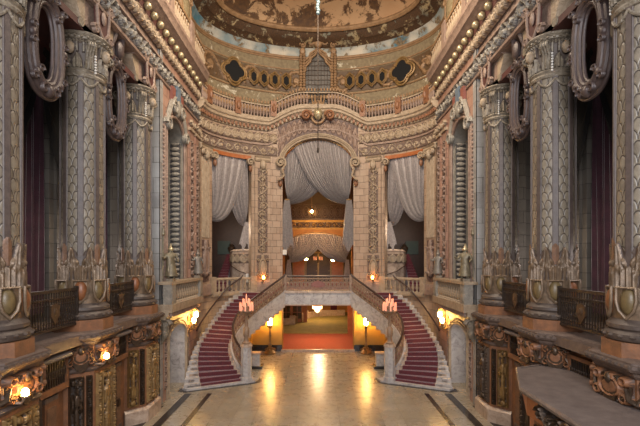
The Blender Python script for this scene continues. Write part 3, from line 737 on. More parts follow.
# piers under the columns
def pier_poly(y): return [(6.95, y-1.15), (6.9, y-1.15), (6.35, y-.6), (6.35, y+.6), (6.9, y+1.15), (6.95, y+1.15)]
def unit(a): a = np.array(a, float); return a/np.linalg.norm(a)
LP = {(1, 9.1): 'carved terracotta pier rising behind the kiosk roof at the right edge', (1, 12.72): 'carved pier behind the far corner of the kiosk roof',
      (1, 16.33): 'carved bronze-panelled pier beside the right doorway of the stair, on a pale marble foot',
      (-1, 9.1): 'carved pier lit by a lamp in the bottom left corner', (-1, 12.72): 'carved pier with a lamp and gabled panel between the door bays on the left',
      (-1, 16.33): 'gilded carved pier on a pale marble foot beside the left niche wall'}
for s in (1, -1):
    for y in COLY:
        t = thing('pier', LP[(s, y)], 'pier', (s*6.7, y, 0), 'carved piers carrying the columns')
        po = pier_poly(y)
        MB(s).prism(po, 0, 3.56).build('core', M['ochre'], t, smooth=False)
        path = Path(po[1:-1])
        m = MB(s); m.sweep(path, [(0, 0), (.12, 0), (.12, .46), (.07, .52), (.02, .55), (0, .55)])
        m.build('foot', M['marblewarm'], t)
        m = MB(s); m.sweep(path, [(0, 2.78), (.04, 2.8), (.07, 2.86), (.03, 2.92), (0, 2.93)]); m.build('moulding', M['ledge'], t)
        faces = [(po[1], po[2], 'gilt' if y > 16 else 'bronze'), (po[2], po[3], 'gilt' if s < 0 else 'bronze'), (po[3], po[4], 'bronze')]
        for k, (a, b, mt) in enumerate(faces):
            L = math.hypot(b[0]-a[0], b[1]-a[1]); e = unit((b[0]-a[0], b[1]-a[1], 0)); n = np.array([-e[1], e[0], 0])
            m = MB(s); H = 2.05; w_ = L*.52 if k != 1 else L*.44
            o = np.array([a[0], a[1], .64])+e*(L*.14 if k != 1 else L*.28)+n*.02
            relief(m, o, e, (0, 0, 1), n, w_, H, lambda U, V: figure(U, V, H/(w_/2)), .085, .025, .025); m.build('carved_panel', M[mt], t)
            for q in ((.72, .22) if k == 0 else (.06, .17)), ((.77, .17) if k == 1 else None):
                if q is None: continue
                m = MB(s); o2 = np.array([a[0], a[1], .64])+e*L*q[0]+n*.02
                relief(m, o2, e, (0, 0, 1), n, L*q[1], H, guilloche if k else rinceau, .07, .025, .025); m.build('pilaster_strip', M[mt if k == 1 else 'bronze'], t)
            m = MB(s); o3 = np.array([a[0], a[1], 2.95])+e*L*.04+n*.015
            relief(m, o3, e, (0, 0, 1), n, L*.92, .6, lambda U, V: cartouche(U, V, .6/(L*.46)), .12, .025, .025, border=.0); m.build('cartouche', M['ochre'], t)
        # shield boss with mask, scrolls and swags standing out of the frieze on the near and front faces
        for c, e, n in (((6.62, y-.88, 0), unit((-1, 1, 0)), unit((-1, -1, 0))), ((6.35, y, 0), np.array([0, 1, 0]), np.array([-1, 0, 0]))):
            c = np.array(c, float)+n*.1; Z = np.array([0, 0, 1.0]); m = MB(s)
            m.extrude([(-.17, 3.3), (.17, 3.3), (.22, 3.1), (.12, 2.9), (0, 2.82), (-.12, 2.9), (-.22, 3.1)], c, e, n, .06)
            m.ball(c+Z*3.42+n*.05, (.09, .09, .12), 10, 8)
            for q in (-1, 1):
                volute(m, c+e*q*.17+Z*3.42, e*q, n, .09, .07); volute(m, c+e*q*.27+Z*3.02, e*q, n, .07, .05)
                m.tube([c+e*q*.24+Z*3.25, c+e*q*.36+Z*3.06, c+e*q*.5+Z*3.12, c+e*q*.56+Z*3.35], [.035, .07, .06, .03], 7)
            m.build('shield_boss', M['bronze'], t)
    # ledge over piers and bays
    pts = [(6.9, 4)]
    for y in COLY: pts += pier_poly(y)[1:-1]
    pts += [(6.9, 17.37)]
    lp = Path(pts)
    m = MB(s); m.sweep(lp, [(-.1, 3.52), (.03, 3.54), (.08, 3.6), (.1, 3.66), (.2, 3.7), (.24, 3.76), (.24, 3.82), (.17, 3.83), (.17, 3.87), (.1, 3.9), (.02, 3.92), (-.4, 3.92)])
    m.build('x', M['ledge'], smooth=False); o = bpy.data.objects['x']; o.name = 'trim_8' if s > 0 else 'trim_9'; struct(o, 'moulded stone ledge running round the piers at gallery level, %s side' % SIDE[s], 'ledge')
    m = MB(s)
    for i in range(int(lp.L/.16)):
        x, y, nx, ny = lp.at(.08+i*.16); m.ball((x+nx*.22, y+ny*.22, 3.8), (.065, .065, .05), 6, 4)
    m.build('x', M['dark']); o = bpy.data.objects['x']; o.name = 'trim_10' if s > 0 else 'trim_11'; struct(o, 'beaded roll on the gallery ledge, %s side' % SIDE[s], 'moulding')
    # bays: grille, sloping shelf, jamb pilasters
    for k, (y0, y1) in enumerate(((10.25, 11.57), (13.87, 15.18))):
        where = ['over the dark door bay' if s < 0 else 'above the kiosk roof', 'in the bay next to the far pier'][k]+(' on the left wall' if s < 0 else ' on the right wall')
        t = thing('transom_grille', 'framed iron transom grille '+where, 'grille', (s*6.88, (y0+y1)/2, 2.5), 'transom grilles between the piers')
        m = MB(s); m.box(6.74, 6.9, y0, y1, 2.5, 2.66); m.box(6.74, 6.9, y0, y1, 3.3, 3.4); m.box(6.74, 6.9, y0, y0+.1, 2.66, 3.3); m.box(6.74, 6.9, y1-.1, y1, 2.66, 3.3); m.build('frame', M['ochre'], t, smooth=False)
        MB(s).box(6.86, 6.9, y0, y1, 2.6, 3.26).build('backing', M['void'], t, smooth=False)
        bm_ = MB(s); n = 11; yb = y0+.1+(y1-y0-.2)*(.5)/n; bm_.box(6.78, 6.82, yb-.018, yb+.018, 2.66, 3.3)
        b0 = bm_.build('bar', M['iron'], t, smooth=False)
        for i in range(1, n):
            b = rep(b0, t, (s*6.88, (y0+y1)/2, 2.5)); b.location.y += (y1-y0-.2)/n*i
        m = MB(s)
        for i in range(n): yb = y0+.1+(y1-y0-.2)*(i+.5)/n; m.tube([(6.78, yb+.05*math.cos(q), 2.97+.1*math.sin(q)) for q in np.linspace(0, 2*PI, 10)], .014, 5)
        m.build('scrollwork', M['iron'], t)
        if not (s > 0 and k == 0):
            t = thing('shelf_canopy', 'dark sloping shelf canopy '+where, 'canopy', (s*6.85, (y0+y1)/2, 3.36), 'shelf canopies between the piers')
            m = MB(s); y0, y1 = y0-.2, y1-.25; m.add([(6.9, y0, 3.6), (6.9, y1, 3.6), (6.5, y1, 3.48), (6.5, y0, 3.48), (6.9, y0, 3.52), (6.9, y1, 3.52), (6.5, y1, 3.42), (6.5, y0, 3.42)], [(0, 1, 2, 3), (7, 6, 5, 4), (3, 2, 6, 7), (0, 3, 7, 4), (1, 5, 6, 2)])
            m.build('roof_slope', M['slab'], t, smooth=False)
            m = MB(s)
            for i in range(14): m.ball((6.52, y0+.05+(y1-y0-.1)*i/13, 3.42), .035, 6, 4)
            m.build('fringe', M['dark'], t)
        if s > 0 and k == 0: continue
        t = thing('door_pilaster', 'orange terracotta jamb pilaster '+where, 'pilaster', (s*6.85, y1-.28, 0), 'jamb pilasters of the door bays')
        m = MB(s); m.box(6.84, 6.92, y1-.62, y1-.12, .3, 2.3); m.build('panel', M['ochre'], t, smooth=False)
        m = MB(s); m.box(6.82, 6.92, y1-.64, y1-.1, 0, .3); m.box(6.82, 6.92, y1-.64, y1-.1, 2.3, 2.42); m.each('cap', M['ledge'], t, False)
        m = MB(s); m.box(6.82, 6.85, y1-.56, y1-.18, .45, 2.15); m.build('inset', M['leaf2'], t, smooth=False)
# iron railings between the columns
for s in (1, -1):
    for k, (y0, y1) in enumerate(((9.75, 12.05), (13.4, 15.7))):
        where = [('beside the huge corner column', 'between the second and third columns')][0][k]
        t = thing('gallery_railing', 'dark wrought iron gallery railing %s, %s' % (where, 'over the lit doorway wall' if s < 0 else 'on the kiosk side'), 'railing', (s*6.8, (y0+y1)/2, 3.9), 'gallery railings between the columns')
        m = MB(s); m.box(6.76, 6.84, y0, y1, 5.08, 5.16); m.box(6.77, 6.83, y0, y1, 4.12, 4.18); m.box(6.77, 6.83, y0, y1, 4.9, 4.94); m.box(6.75, 6.85, y0, y0+.06, 3.88, 5.2); m.box(6.75, 6.85, y1-.06, y1, 3.88, 5.2)
        m.build('frame', M['iron'], t, smooth=False)
        n = 21; m = MB(s); yb = y0+(y1-y0)/(n+1); m.box(6.787, 6.813, yb-.013, yb+.013, 4.15, 5.1); b0 = m.build('bar', M['iron'], t, smooth=False)
        for i in range(1, n): b = rep(b0, t, (s*6.8, (y0+y1)/2, 3.9)); b.location.y += (y1-y0)/(n+1)*i
        m = MB(s)
        for i in range(n+1):
            yb = y0+(y1-y0)*(i+.5)/(n+1)
            for z in (4.26, 4.82): m.tube([(6.8, yb+.045*math.cos(q), z+.06*math.sin(q)) for q in np.linspace(0, 2*PI, 9)], .012, 5)
        m.build('scrollwork', M['iron'], t)
        ym = (y0+y1)/2; m = MB(s); m.extrude([(-.16, .2), (0, .26), (.16, .2), (.18, -.05), (0, -.28), (-.18, -.05)], (6.75, ym, 4.56), (0, 1, 0), (-1, 0, 0), .05); m.ball((6.72, ym, 4.6), (.05, .09, .12), 8, 6)
        m.build('shield_medallion', M['bronze'], t)
# oval frames, consoles, frieze blocks over the columns
for s in (1, -1):
    for k, yc in enumerate((10.52, 14.12)):
        t = thing('oval_frame', 'dark ribbed oval frame with scrolled clasps hanging %s %s' % (['next to the huge corner column', 'between the second and third columns'][k], 'at left' if s < 0 else 'at right'), 'ornamental frame', (s*7.0, yc, 9.9), 'oval frames hung between the columns')
        zc = 11.25; a, b = .54, 1.1; q = np.linspace(0, 2*PI, 9)[:-1]+PI/8
        base = []
        th = np.linspace(0, 2*PI, 64, endpoint=False)
        sup = lambda v, e: np.sign(v)*np.abs(v)**e
        oval = [(sup(math.cos(x), .8)*a, sup(math.sin(x), .8)*b) for x in th]
        m = MB(s)
        for dr, dx, r in ((0, 0, .1), (.12, .03, .075), (-.12, .03, .07), (.21, .09, .06), (-.2, .09, .05)):
            m.tube([(6.72-(.06-dx), yc+p*(a+dr)/a, zc+z*(b+dr)/b) for p, z in oval], r, 8, closed=True)
        m.build('ribbed_ring', M['mauve'], t)
        for an in (PI/4, 3*PI/4, 5*PI/4, 7*PI/4, PI/2, 3*PI/2, 0, PI):
            m = MB(s); py, pz = yc+sup(math.cos(an), .8)*a*1.12, zc+sup(math.sin(an), .8)*b*1.06
            big = 1.35 if abs(math.sin(an)) > .9 else 1
            m.ball((6.64, py, pz), (.1*big, .11*big, .12*big), 10, 7)
            for sg in (-1, 1):
                volute(m, (6.6, py+sg*.16*big*abs(math.sin(an)), pz+sg*.18*big*abs(math.cos(an))), (0, 1, 0), (-1, 0, 0), .1*big, .07, 1.3)
            m.build('clasp', M['mauve'], t)
        m = MB(s)
        for sg in (-1, 1): m.tube([(6.7, yc+sg*.16, zc+b), (6.66, yc+sg*.34, 12.9), (6.56, yc+sg*.2, 13.4)], [.1, .08, .1], 7)
        m.ball((6.56, yc, 12.85), (.13, .2, .3), 10, 8); m.build('crest', M['mauve'], t)
    for y in COLY:
        for q in (-1, 1) if y > 10 else ():
            side_ = 'near' if q < 0 else 'far'
            nm = {9.1: 'huge corner column', 12.72: 'second column', 16.33: 'third column'}[y]
            t = thing('scroll_console', 'pale scroll console on the %s flank of the %s, %s row' % (side_, nm, SIDE[s]), 'bracket', (s*7.0, y+q*.75, 12.4), 'scroll consoles over the column capitals')
            m = MB(s); out = []
            yy = y+q*.62
            prof = [(0, 12.4), (.16, 12.42), (.26, 12.5), (.22, 12.68), (.3, 12.85), (.42, 13.0), (.52, 13.12), (.52, 13.3), (0, 13.3)]
            m.extrude([(p, z) for p, z in prof], (6.6, yy, 0), (0, q, 0), (1, 0, 0), .85)
            m.build('body', M['carved'], t)
            m = MB(s); m.tube([(6.56, yy+q*.24, 12.55), (7.46, yy+q*.24, 12.55)], .13, 12); m.build('roll', M['capital'], t)
            m = MB(s); m.box(6.5, 7.5, min(yy+q*.05, yy+q*.56), max(yy+q*.05, yy+q*.56), 13.28, 13.36); m.build('cap', M['carvedpink'], t)
    # spandrels: shields over the columns
    for y in COLY[1:]:
        nm = {9.1: 'huge corner column', 12.72: 'second column', 16.33: 'third column'}[y]
        t = thing('frieze_shield', 'oxblood shield in a scrolled frame above the %s, %s wall' % (nm, SIDE[s]), 'wall ornament', (s*6.5, y, 12.6), 'frieze shields above the columns')
        MB(s).extrude([(-.3, 12.75), (-.34, 13.3), (-.2, 13.62), (.2, 13.62), (.34, 13.3), (.3, 12.75), (0, 12.5)], (6.5, y, 0), (0, 1, 0), (-1, 0, 0), .08).build('field', M['redbox'], t)
        m = MB(s); m.tube([(6.4, y+p, z) for p, z in ((-.3, 12.75), (-.36, 13.3), (-.2, 13.68), (.2, 13.68), (.36, 13.3), (.3, 12.75), (0, 12.48))], .05, 6, closed=True)
        for sg in (-1, 1):
            volute(m, (6.42, y+sg*.45, 13.5), (0, sg, 0), (-1, 0, 0), .17, .08); volute(m, (6.42, y+sg*.42, 12.6), (0, sg, 0), (-1, 0, 0), .14, .08)
        m.ball((6.4, y, 13.75), (.1, .16, .14), 8, 6); m.ball((6.38, y, 13.1), (.06, .12, .2), 8, 6); m.build('scroll_frame', M['carvedpink'], t)
    # entablature mass
    m = MB(s); m.box(6.52, 7.9, 4, 17.4, 13.3, 16); 
    for y in COLY: m.box(6.6, 7.45, y-.62, y+.62, 12.4, 13.4)
    struct(m.build('wall_%s_frieze' % SIDE[s], M['carvedpink'], smooth=False), 'pink terracotta frieze carried by the %s columns' % SIDE[s], 'frieze')
    # purple hangings in the gallery
    for k, (y0, y1) in enumerate(((12.0, 14.05),)):
        t = MB(s); nn = 60; P = np.zeros((nn+1, 8, 3))
        for i in range(nn+1):
            yy = y0+(y1-y0)*i/nn
            for j, z in enumerate(np.linspace(4.2, 12.3, 8)): P[i, j] = (9.05+.04*math.sin(i*1.05)+.05*math.sin(i*.37+z*.3), yy, z)
        t.grid(P); o = t.build('gallery_curtain', M['plum'])
        tag(o, 'plum velvet curtain on the gallery wall %s, %s gallery' % (['seen past the second column', 'hidden mostly by the corner column'][k], SIDE[s]), 'curtain', 'plum gallery curtains')
    if s < 0:
        t = MB(s); P = np.zeros((31, 8, 3))
        for i in range(31):
            for j, z in enumerate(np.linspace(4.2, 12.3, 8)): P[i, j] = (8.8+.75*i/30, 17.85+.05*math.sin(i*1.1), z)
        t.grid(P); o = t.build('gallery_curtain', M['plum']); tag(o, 'narrow plum curtain at the far end of the %s gallery beside the third column' % SIDE[s], 'curtain', 'plum gallery curtains')
    # swagged valance in plain black, added for the darkness at the gallery head
    for k, (y0, y1) in enumerate(((9.8, 12.1), (13.45, 15.7))):
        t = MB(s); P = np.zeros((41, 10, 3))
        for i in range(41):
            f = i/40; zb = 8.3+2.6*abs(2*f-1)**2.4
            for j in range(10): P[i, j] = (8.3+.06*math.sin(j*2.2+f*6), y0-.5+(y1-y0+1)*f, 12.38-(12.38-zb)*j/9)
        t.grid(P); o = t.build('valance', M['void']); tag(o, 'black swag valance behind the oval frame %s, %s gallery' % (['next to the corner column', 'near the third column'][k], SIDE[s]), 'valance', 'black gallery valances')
# =================================================================== SIDE WALLS PAST THE COLONNADE
def skin_body(name, joints, edges, mat, parent, loc, scale=1, rotz=0):
    me = bpy.data.meshes.new(name); me.from_pydata([Vector(j[0])*scale for j in joints], edges, []); me.materials.append(mat)
    o = bpy.data.objects.new(name, me); sc.collection.objects.link(o); o.parent = parent
    o.location = Vector(loc)-Vector(WL.get(parent.name, (0, 0, 0))); o.rotation_euler = (0, 0, rotz)
    sk = o.modifiers.new('skin', 'SKIN'); sk.use_smooth_shade = True
    for i, v in enumerate(me.skin_vertices[0].data): v.radius = (joints[i][1]*scale, joints[i][1]*scale); v.use_root = (i == 0)
    ss = o.modifiers.new('sub', 'SUBSURF'); ss.levels = 1; ss.render_levels = 1
    WL[o.name] = tuple(loc); return o

for s in (1, -1):
    sd = SIDE[s]
    # niche surround
    t = thing('niche_surround', 'tall arched niche surround with scrolled crown and grey disc-chain reveal, %s wall' % sd, 'niche', (s*XW, 19.25, 4.4), 'niche surrounds of the side walls')
    y0, y1, z0, zs, rise = NICHE
    th = np.linspace(PI, 0, 25); line = [(y0, z0)]+[((y0+y1)/2+(y1-y0)/2*math.cos(a), zs+rise*math.sin(a)) for a in th]+[(y1, z0)]
    m = MB(s)
    for d, r in ((.02, .07), (.15, .05), (.25, .06)):
        c = (y0+y1)/2; m.tube([(XW-.05, c+(y-c)*(1+d/1.2), z+(d if z > zs else 0)) for y, z in line], r, 7)
    m.build('archivolt', M['carvedpink'], t)
    m = MB(s); reveal(m, lambda u, z: (XW, u, z), lambda u, z: (7.2, u, z), NICHE); m.build('reveal', M['carvedgrey'], t)
    m = MB(s); m.grid([[(7.2, y, z) for z in (z0, 8, 12.5)] for y in (y0-.1, 19, y1+.1)]); m.build('niche_back', M['gallery'], t)
    m = MB(s); relief(m, (6.5, y1-.03, z0), (1, 0, 0), (0, 0, 1), (0, -1, 0), .64, zs-z0+.3, discs, .08, .025, .025); m.build('disc_chain', M['carvedgrey'], t)
    m = MB(s)
    for j in range(40): z = 4.5+j*.18; m.ball((XW-.02, y1+.33, z), .07, 6, 5); m.ball((XW-.02, y0-.33, z), .07, 6, 5)
    m.build('bead_strip', M['carvedpink'], t)
    m = MB(s); zc = 12.55
    for sg in (-1, 1):
        volute(m, (XW-.12, 19.25+sg*.5, zc+.1), (0, sg, 0), (-1, 0, 0), .3, .16); volute(m, (XW-.12, 19.25+sg*1.2, zs+.4), (0, sg, 0), (-1, 0, 0), .28, .14)
        m.tube([(XW-.1, 19.25+sg*p, z) for p, z in ((.1, 13.2), (.45, 13.05), (.8, 12.7), (1.1, 12.2), (1.35, 11.7))], [.07, .12, .12, .12, .08], 7)
    m.ball((XW-.1, 19.25, zc+.2), (.18, .3, .42), 12, 9); m.build('crown', M['carvedgrey'], t)
    m = MB(s)
    for sg in (-1, 1): m.extrude([(-.16, 12.9), (.16, 12.9), (.2, 13.5), (-.2, 13.5)], (XW-.02, 19.25+sg*.55, 0), (0, 1, 0), (-1, 0, 0), .14)
    m.each('faded_banner', M['faded_red'], t)
    m = MB(s); m.extrude([(-.2, 13.0), (.2, 13.0), (.26, 13.7), (-.26, 13.7)], (XW-.02, 19.25, 0), (0, 1, 0), (-1, 0, 0), .18); m.build('blue_shield', M['skyblue'], t)
    # pilasters between niche and apse corner
    for y, w_, lab in ((21.55, .7, 'between niche and curved end wall'), (22.5, .55, 'in the corner where the curved end wall begins')):
        t = thing('wall_pilaster', 'rose relief pilaster %s, %s side' % (lab, sd), 'pilaster', (s*XW, y, 4.2), 'relief pilasters of the side walls')
        m = MB(s); m.box(XW-.08, XW+.05, y-w_/2, y+w_/2, 4.2, 12.9); m.build('shaft', M['wall'], t, smooth=False)
        m = MB(s); relief(m, (XW-.08, y-w_*.34, 5.0), (0, 1, 0), (0, 0, 1), (-1, 0, 0), w_*.68, 7.0, rinceau, .07, .04, .04); m.build('relief_panel', M['carvedpink'], t)
        m = MB(s); m.box(XW-.16, XW+.05, y-w_/2-.05, y+w_/2+.05, 12.4, 12.55)
        for sg in (-1, 1): volute(m, (XW-.16, y+sg*w_*.4, 12.75), (0, sg, 0), (-1, 0, 0), .16, .1)
        m.box(XW-.14, XW+.05, y-w_/2-.04, y+w_/2+.04, 4.2, 4.5); m.each('capital_moulding', M['carved'], t)
    # cornice with bands and globes
    t = thing('cornice', 'heavy terracotta cornice with carved bands high on the %s wall' % sd, 'cornice', (s*XW, 17, 13.4), 'side wall cornices')
    sp = Path([(XW, 10.5), (XW, 22.95)], sub=.4)
    for z0, z1, mt, fn in ((13.42, 14.05, 'carvedgrey', rinceau), (14.5, 14.98, 'carved', guilloche)):
        m = MB(s); relief_path(m, sp, 0, sp.L, z0, z1, .04, fn, .1, .05, .05); m.build('relief_band', M[mt], t)
    m = MB(s); m.sweep(sp, [(-.05, 13.3), (.06, 13.32), (.08, 13.4), (-.05, 13.42)]); m.sweep(sp, [(-.05, 14.05), (.1, 14.07), (.1, 14.14), (-.05, 14.16)])
    m.sweep(sp, [(-.05, 15.0), (.1, 15.02), (.12, 15.06), (.12, 15.36), (.3, 15.42), (.36, 15.5), (.5, 15.56), (.54, 15.72), (.62, 15.82), (.62, 15.98), (-.4, 16.0)]); m.build('moulding', M['carvedpink'], t)
    m = MB(s); m.box(XW-.13, XW-.1, 10.5, 22.9, 15.06, 15.34); m.build('soffit_band', M['redbox'], t, smooth=False)
    m = MB(); m.ball((0, 0, 0), .15, 14, 10); gp = (s*(XW-.24), 22.4, 15.2)
    g0 = m.build('globe', M['globe'], t, loc=(0, 0, 0)); g0.location = Vector(gp)-Vector(WL[t.name])
    for i in range(1, 15): rep(g0, t, (gp[0], 22.4-i*.62, 15.2))
    # cresting of leaning finials
    t = thing('cresting', 'pierced terracotta cresting standing on the %s cornice' % sd, 'cresting', (s*(XW-.3), 18, 16), 'crestings on the side cornices')
    m = MB(s); m.box(XW-.45, XW-.2, 13, 22.9, 15.98, 16.1); m.box(XW-.42, XW-.24, 13, 22.9, 17.1, 17.24); m.build('rail', M['relief'], t, smooth=False)
    m = MB(); m.lathe([(.02, 0), (.1, .03), (.06, .14), (.12, .36), (.13, .5), (.06, .66), (.05, .8), (.1, .92), (.02, 1.0)], (0, 0, 0), 10)
    f0 = m.build('finial', M['carved'], t, loc=(0, 0, 0)); f0.location = Vector((s*(XW-.33), 22.7, 16.1))-Vector(WL[t.name])
    for i in range(1, 34): rep(f0, t, (s*(XW-.33), 22.7-i*.27, 16.1))
    m = MB(s)
    for i in range(34): m.ball((XW-.33, 22.56-i*.27, 16.95), (.06, .11, .1), 8, 6); m.ball((XW-.33, 22.56-i*.27, 16.25), (.05, .09, .12), 8, 6)
    m.each('tracery', M['relief'], t)
    m = MB(s); 
    for y in (17.5, 20.4): m.box(XW-.5, XW-.16, y-.22, y+.22, 15.98, 17.3)
    m.each('post', M['carvedpink'], t, False)
    # big cartouche leaning over the corner of the vault
    t = thing('corner_cartouche', 'gilded cartouche sculpture over the %s cornice below the painted vault' % sd, 'cartouche', (s*6.5, 20.6, 17.2), 'corner cartouches under the vault')
    m = MB(s); m.ball((6.45, 20.6, 18.1), (.25, .5, .72), 14, 10); m.build('shield', M['globe'], t)
    m = MB(s)
    for sg in (-1, 1):
        volute(m, (6.45, 20.6+sg*.62, 18.75), (0, sg, 0), (-1, 0, 0), .3, .2); volute(m, (6.45, 20.6+sg*.55, 17.4), (0, sg, 0), (-1, 0, 0), .24, .18)
        m.tube([(6.4, 20.6+sg*p, z) for p, z in ((.2, 17.3), (.6, 17.7), (.72, 18.2), (.5, 18.9), (.1, 19.1))], [.08, .13, .1, .13, .08], 7)
    m.ball((6.4, 20.6, 19.0), (.2, .3, .25), 10, 7); m.build('scroll_frame', M['relief'], t)
    # projecting balcony over the doorway
    t = thing('wall_balcony', 'projecting stone balcony with balusters over the marble doorway, %s wall' % sd, 'balcony', (s*6.2, 20, 3.55), 'balconies on the side walls')
    bp = Path([(6.5, 17.5), (5.98, 17.5), (5.98, 22.2), (6.5, 22.4)])
    bp = Path([(6.5, 17.45), (5.98, 17.45), (5.98, 21.9), (6.3, 22.6)])
    m = MB(s)
    slabp = [(6.5, 17.3), (5.9, 17.3), (5.9, 22.0), (6.25, 22.7), (6.5, 22.7)]
    for z0, z1, q in ((3.5, 3.62, .55), (3.62, 3.8, .75), (3.8, 4.12, 1)): m.prism([(6.5-(6.5-x)*q, y) for x, y in slabp], z0, z1)
    m.build('slab', M['carved'], t, smooth=False)
    m = MB(s)
    for i in range(26): m.box(5.96, 6.06, 17.45+i*.17, 17.54+i*.17, 3.62, 3.78)
    m.each('dentil', M['carvedpink'], t, False)
    m = MB(s); m.prism([(6.5, 17.34), (5.92, 17.34), (5.92, 22.0), (6.28, 22.66), (6.5, 22.66)], 4.93, 5.05); m.build('rail', M['carved'], t, smooth=False)
    m = MB(s)
    for y in (17.36, 21.5): m.box(5.94, 6.3, y, y+.5, 4.12, 4.94); m.box(5.92, 5.95, y+.08, y+.42, 4.24, 4.82)
    m.each('post', M['carvedgrey'], t, False)
    m = MB(); m.lathe([(.09, 0), (.09, .06), (.05, .1), (.1, .26), (.1, .34), (.045, .58), (.09, .72), (.09, .82)], (0, 0, 0), 10)
    b0 = m.build('baluster', M['carved'], t, loc=(0, 0, 0)); b0.location = Vector((s*6.1, 18.1, 4.12))-Vector(WL[t.name])
    for i in range(1, 11): rep(b0, t, (s*6.1, 18.1+i*.33, 4.12))
    for i in range(2): rep(b0, t, (s*(6.15+.08*i), 22.2+.25*i, 4.12))
    m = MB(s)
    for y in (17.55, 21.7):
        volute(m, (6.25, y, 3.3), (-1, 0, 0), (0, 1, 0), .2, .25); m.ball((6.3, y, 2.95), (.16, .18, .28), 10, 8); m.tube([(6.3, y, 3.4), (6.3, y, 2.9), (6.45, y, 2.5)], [.2, .16, .06], 8)
    m.each('lion_corbel', M['capital'], t)
    # doorway frame below it
    t = thing('doorway_surround', 'carved archway frame of the marble doorway under the %s balcony' % sd, 'doorway frame', (s*XW, 19.5, 0), 'doorway frames under the balconies')
    y0, y1, z0, zs, rise = DOORN; c = (y0+y1)/2
    line = [(y0, 0)]+[(c+(y1-y0)/2*math.cos(a), zs+rise*math.sin(a)) for a in np.linspace(PI, 0, 17)]+[(y1, 0)]
    m = MB(s)
    for d, r in ((.05, .07), (.2, .05)): m.tube([(XW-.03, c+(y-c)*(1+d/1.2), z+(d if z > zs else 0)) for y, z in line], r, 7)
    m.build('archivolt', M['carved'], t)
    m = MB(s); relief(m, (XW-.02, y0-.45, 0.5), (0, 1, 0), (0, 0, 1), (-1, 0, 0), .3, 2.5, rinceau, .05, .03, .03); m.build('relief_strip', M['carvedpink'], t); m = MB(s); relief(m, (XW-.02, y1+.2, .5), (0, 1, 0), (0, 0, 1), (-1, 0, 0), .3, 2.5, rinceau, .05, .03, .03); m.build('relief_strip', M['carvedpink'], t)
    # statues
    for k, (y, kind) in enumerate(((17.75, 'gilt'), (21.75, 'grey'))):
        lab = {0: 'gilt-grey helmeted statue with a tall staff on the front end of the %s balcony' % sd, 1: 'small dark grey statue on the far end of the %s balcony' % sd}[k]
        t = thing('statue', lab, 'statue', (s*6.12, y, 5.05), 'statues on the side balconies')
        MB(s).box(5.98, 6.26, y-.18, y+.18, 5.05, 5.17).build('base', M['capital'], t, smooth=False)
        J = [((0, 0, .62), .15), ((0, 0, .82), .14), ((0, 0, 1.02), .17), ((0, 0, 1.15), .07), ((0, -.02, 1.27), .1), ((0, 0, 1.38), .05),
             ((-.2, 0, 1.03), .08), ((-.32, -.08, .85), .06), ((-.42, -.2, .98), .05), ((.2, 0, 1.03), .08), ((.3, -.06, .8), .06), ((.24, -.24, .74), .05),
             ((-.1, -.02, .5), .11), ((-.12, -.12, .28), .075), ((-.12, -.02, .08), .06), ((-.12, -.14, .03), .05), ((.1, 0, .5), .11), ((.13, -.03, .28), .075), ((.13, .04, .08), .06), ((.13, -.08, .03), .05)]
        E = [(0, 1), (1, 2), (2, 3), (3, 4), (4, 5), (2, 6), (6, 7), (7, 8), (2, 9), (9, 10), (10, 11), (0, 12), (12, 13), (13, 14), (14, 15), (0, 16), (16, 17), (17, 18), (18, 19)]
        mt = M['statue' if k == 0 else 'statue2']
        skin_body('figure', J, E, mt, t, (s*6.12, y, 5.17), .95 if k == 0 else .85, s*(-.6))
        m = MB(s); hx, hy, hz = 6.12, y, 5.17
        m.lathe([(.11, 0), (.12, .06), (.06, .16), (.02, .3)], (hx, hy, hz+1.22*(.95 if k == 0 else .85)), 10); m.build('helmet', M['globe' if k == 0 else 'statue2'], t)
        m = MB(s); m.lathe([(.13, .95), (.16, .7), (.22, .45), (.27, .2)], (hx, hy+.04, hz-.1), 12, a0=.6, a1=2*PI-.6); m.build('drapery', mt, t)
        if k == 0:
            m = MB(s); m.tube([(6.42, y-.1, 5.1), (6.4, y-.1, 7.0)], .035, 6); m.lathe([(.0, 0), (.09, .1), (.05, .3), (0, .45)], (6.4, y-.1, 6.9), 8); m.build('staff', mt, t)
    # wall sconce at the foot of the stair
    t = thing('wall_sconce', 'gilt wall sconce with two glowing bulbs above the %s stair' % sd, 'wall lamp', (s*XW, 21.2, 2.7), 'sconces beside the stairs')
    m = MB(s); m.extrude([(-.12, 2.3), (.12, 2.3), (.2, 2.8), (.1, 3.2), (-.1, 3.2), (-.2, 2.8)], (XW, 21.2, 0), (0, 1, 0), (-1, 0, 0), .06); m.build('backplate', M['gilt'], t)
    for k, (dy, dz) in enumerate(((-.16, 0), (.26, .22))):
        m = MB(s); m.tube([(XW-.03, 21.2, 2.6), (XW-.2, 21.2+dy*.5, 2.5), (XW-.33, 21.2+dy, 2.62), (XW-.33, 21.2+dy, 2.8+dz)], .03, 7); m.lathe([(.02, 0), (.09, .03), (.1, .06), (.03, .08)], (XW-.33, 21.2+dy, 2.78+dz), 10)
        a_ = m.build('arm', M['gilt'], t)
        MB(s).ball((XW-.33, 21.2+dy, 2.98+dz), (.1, .1, .14), 12, 8).build('bulb', M['bulb'], a_)
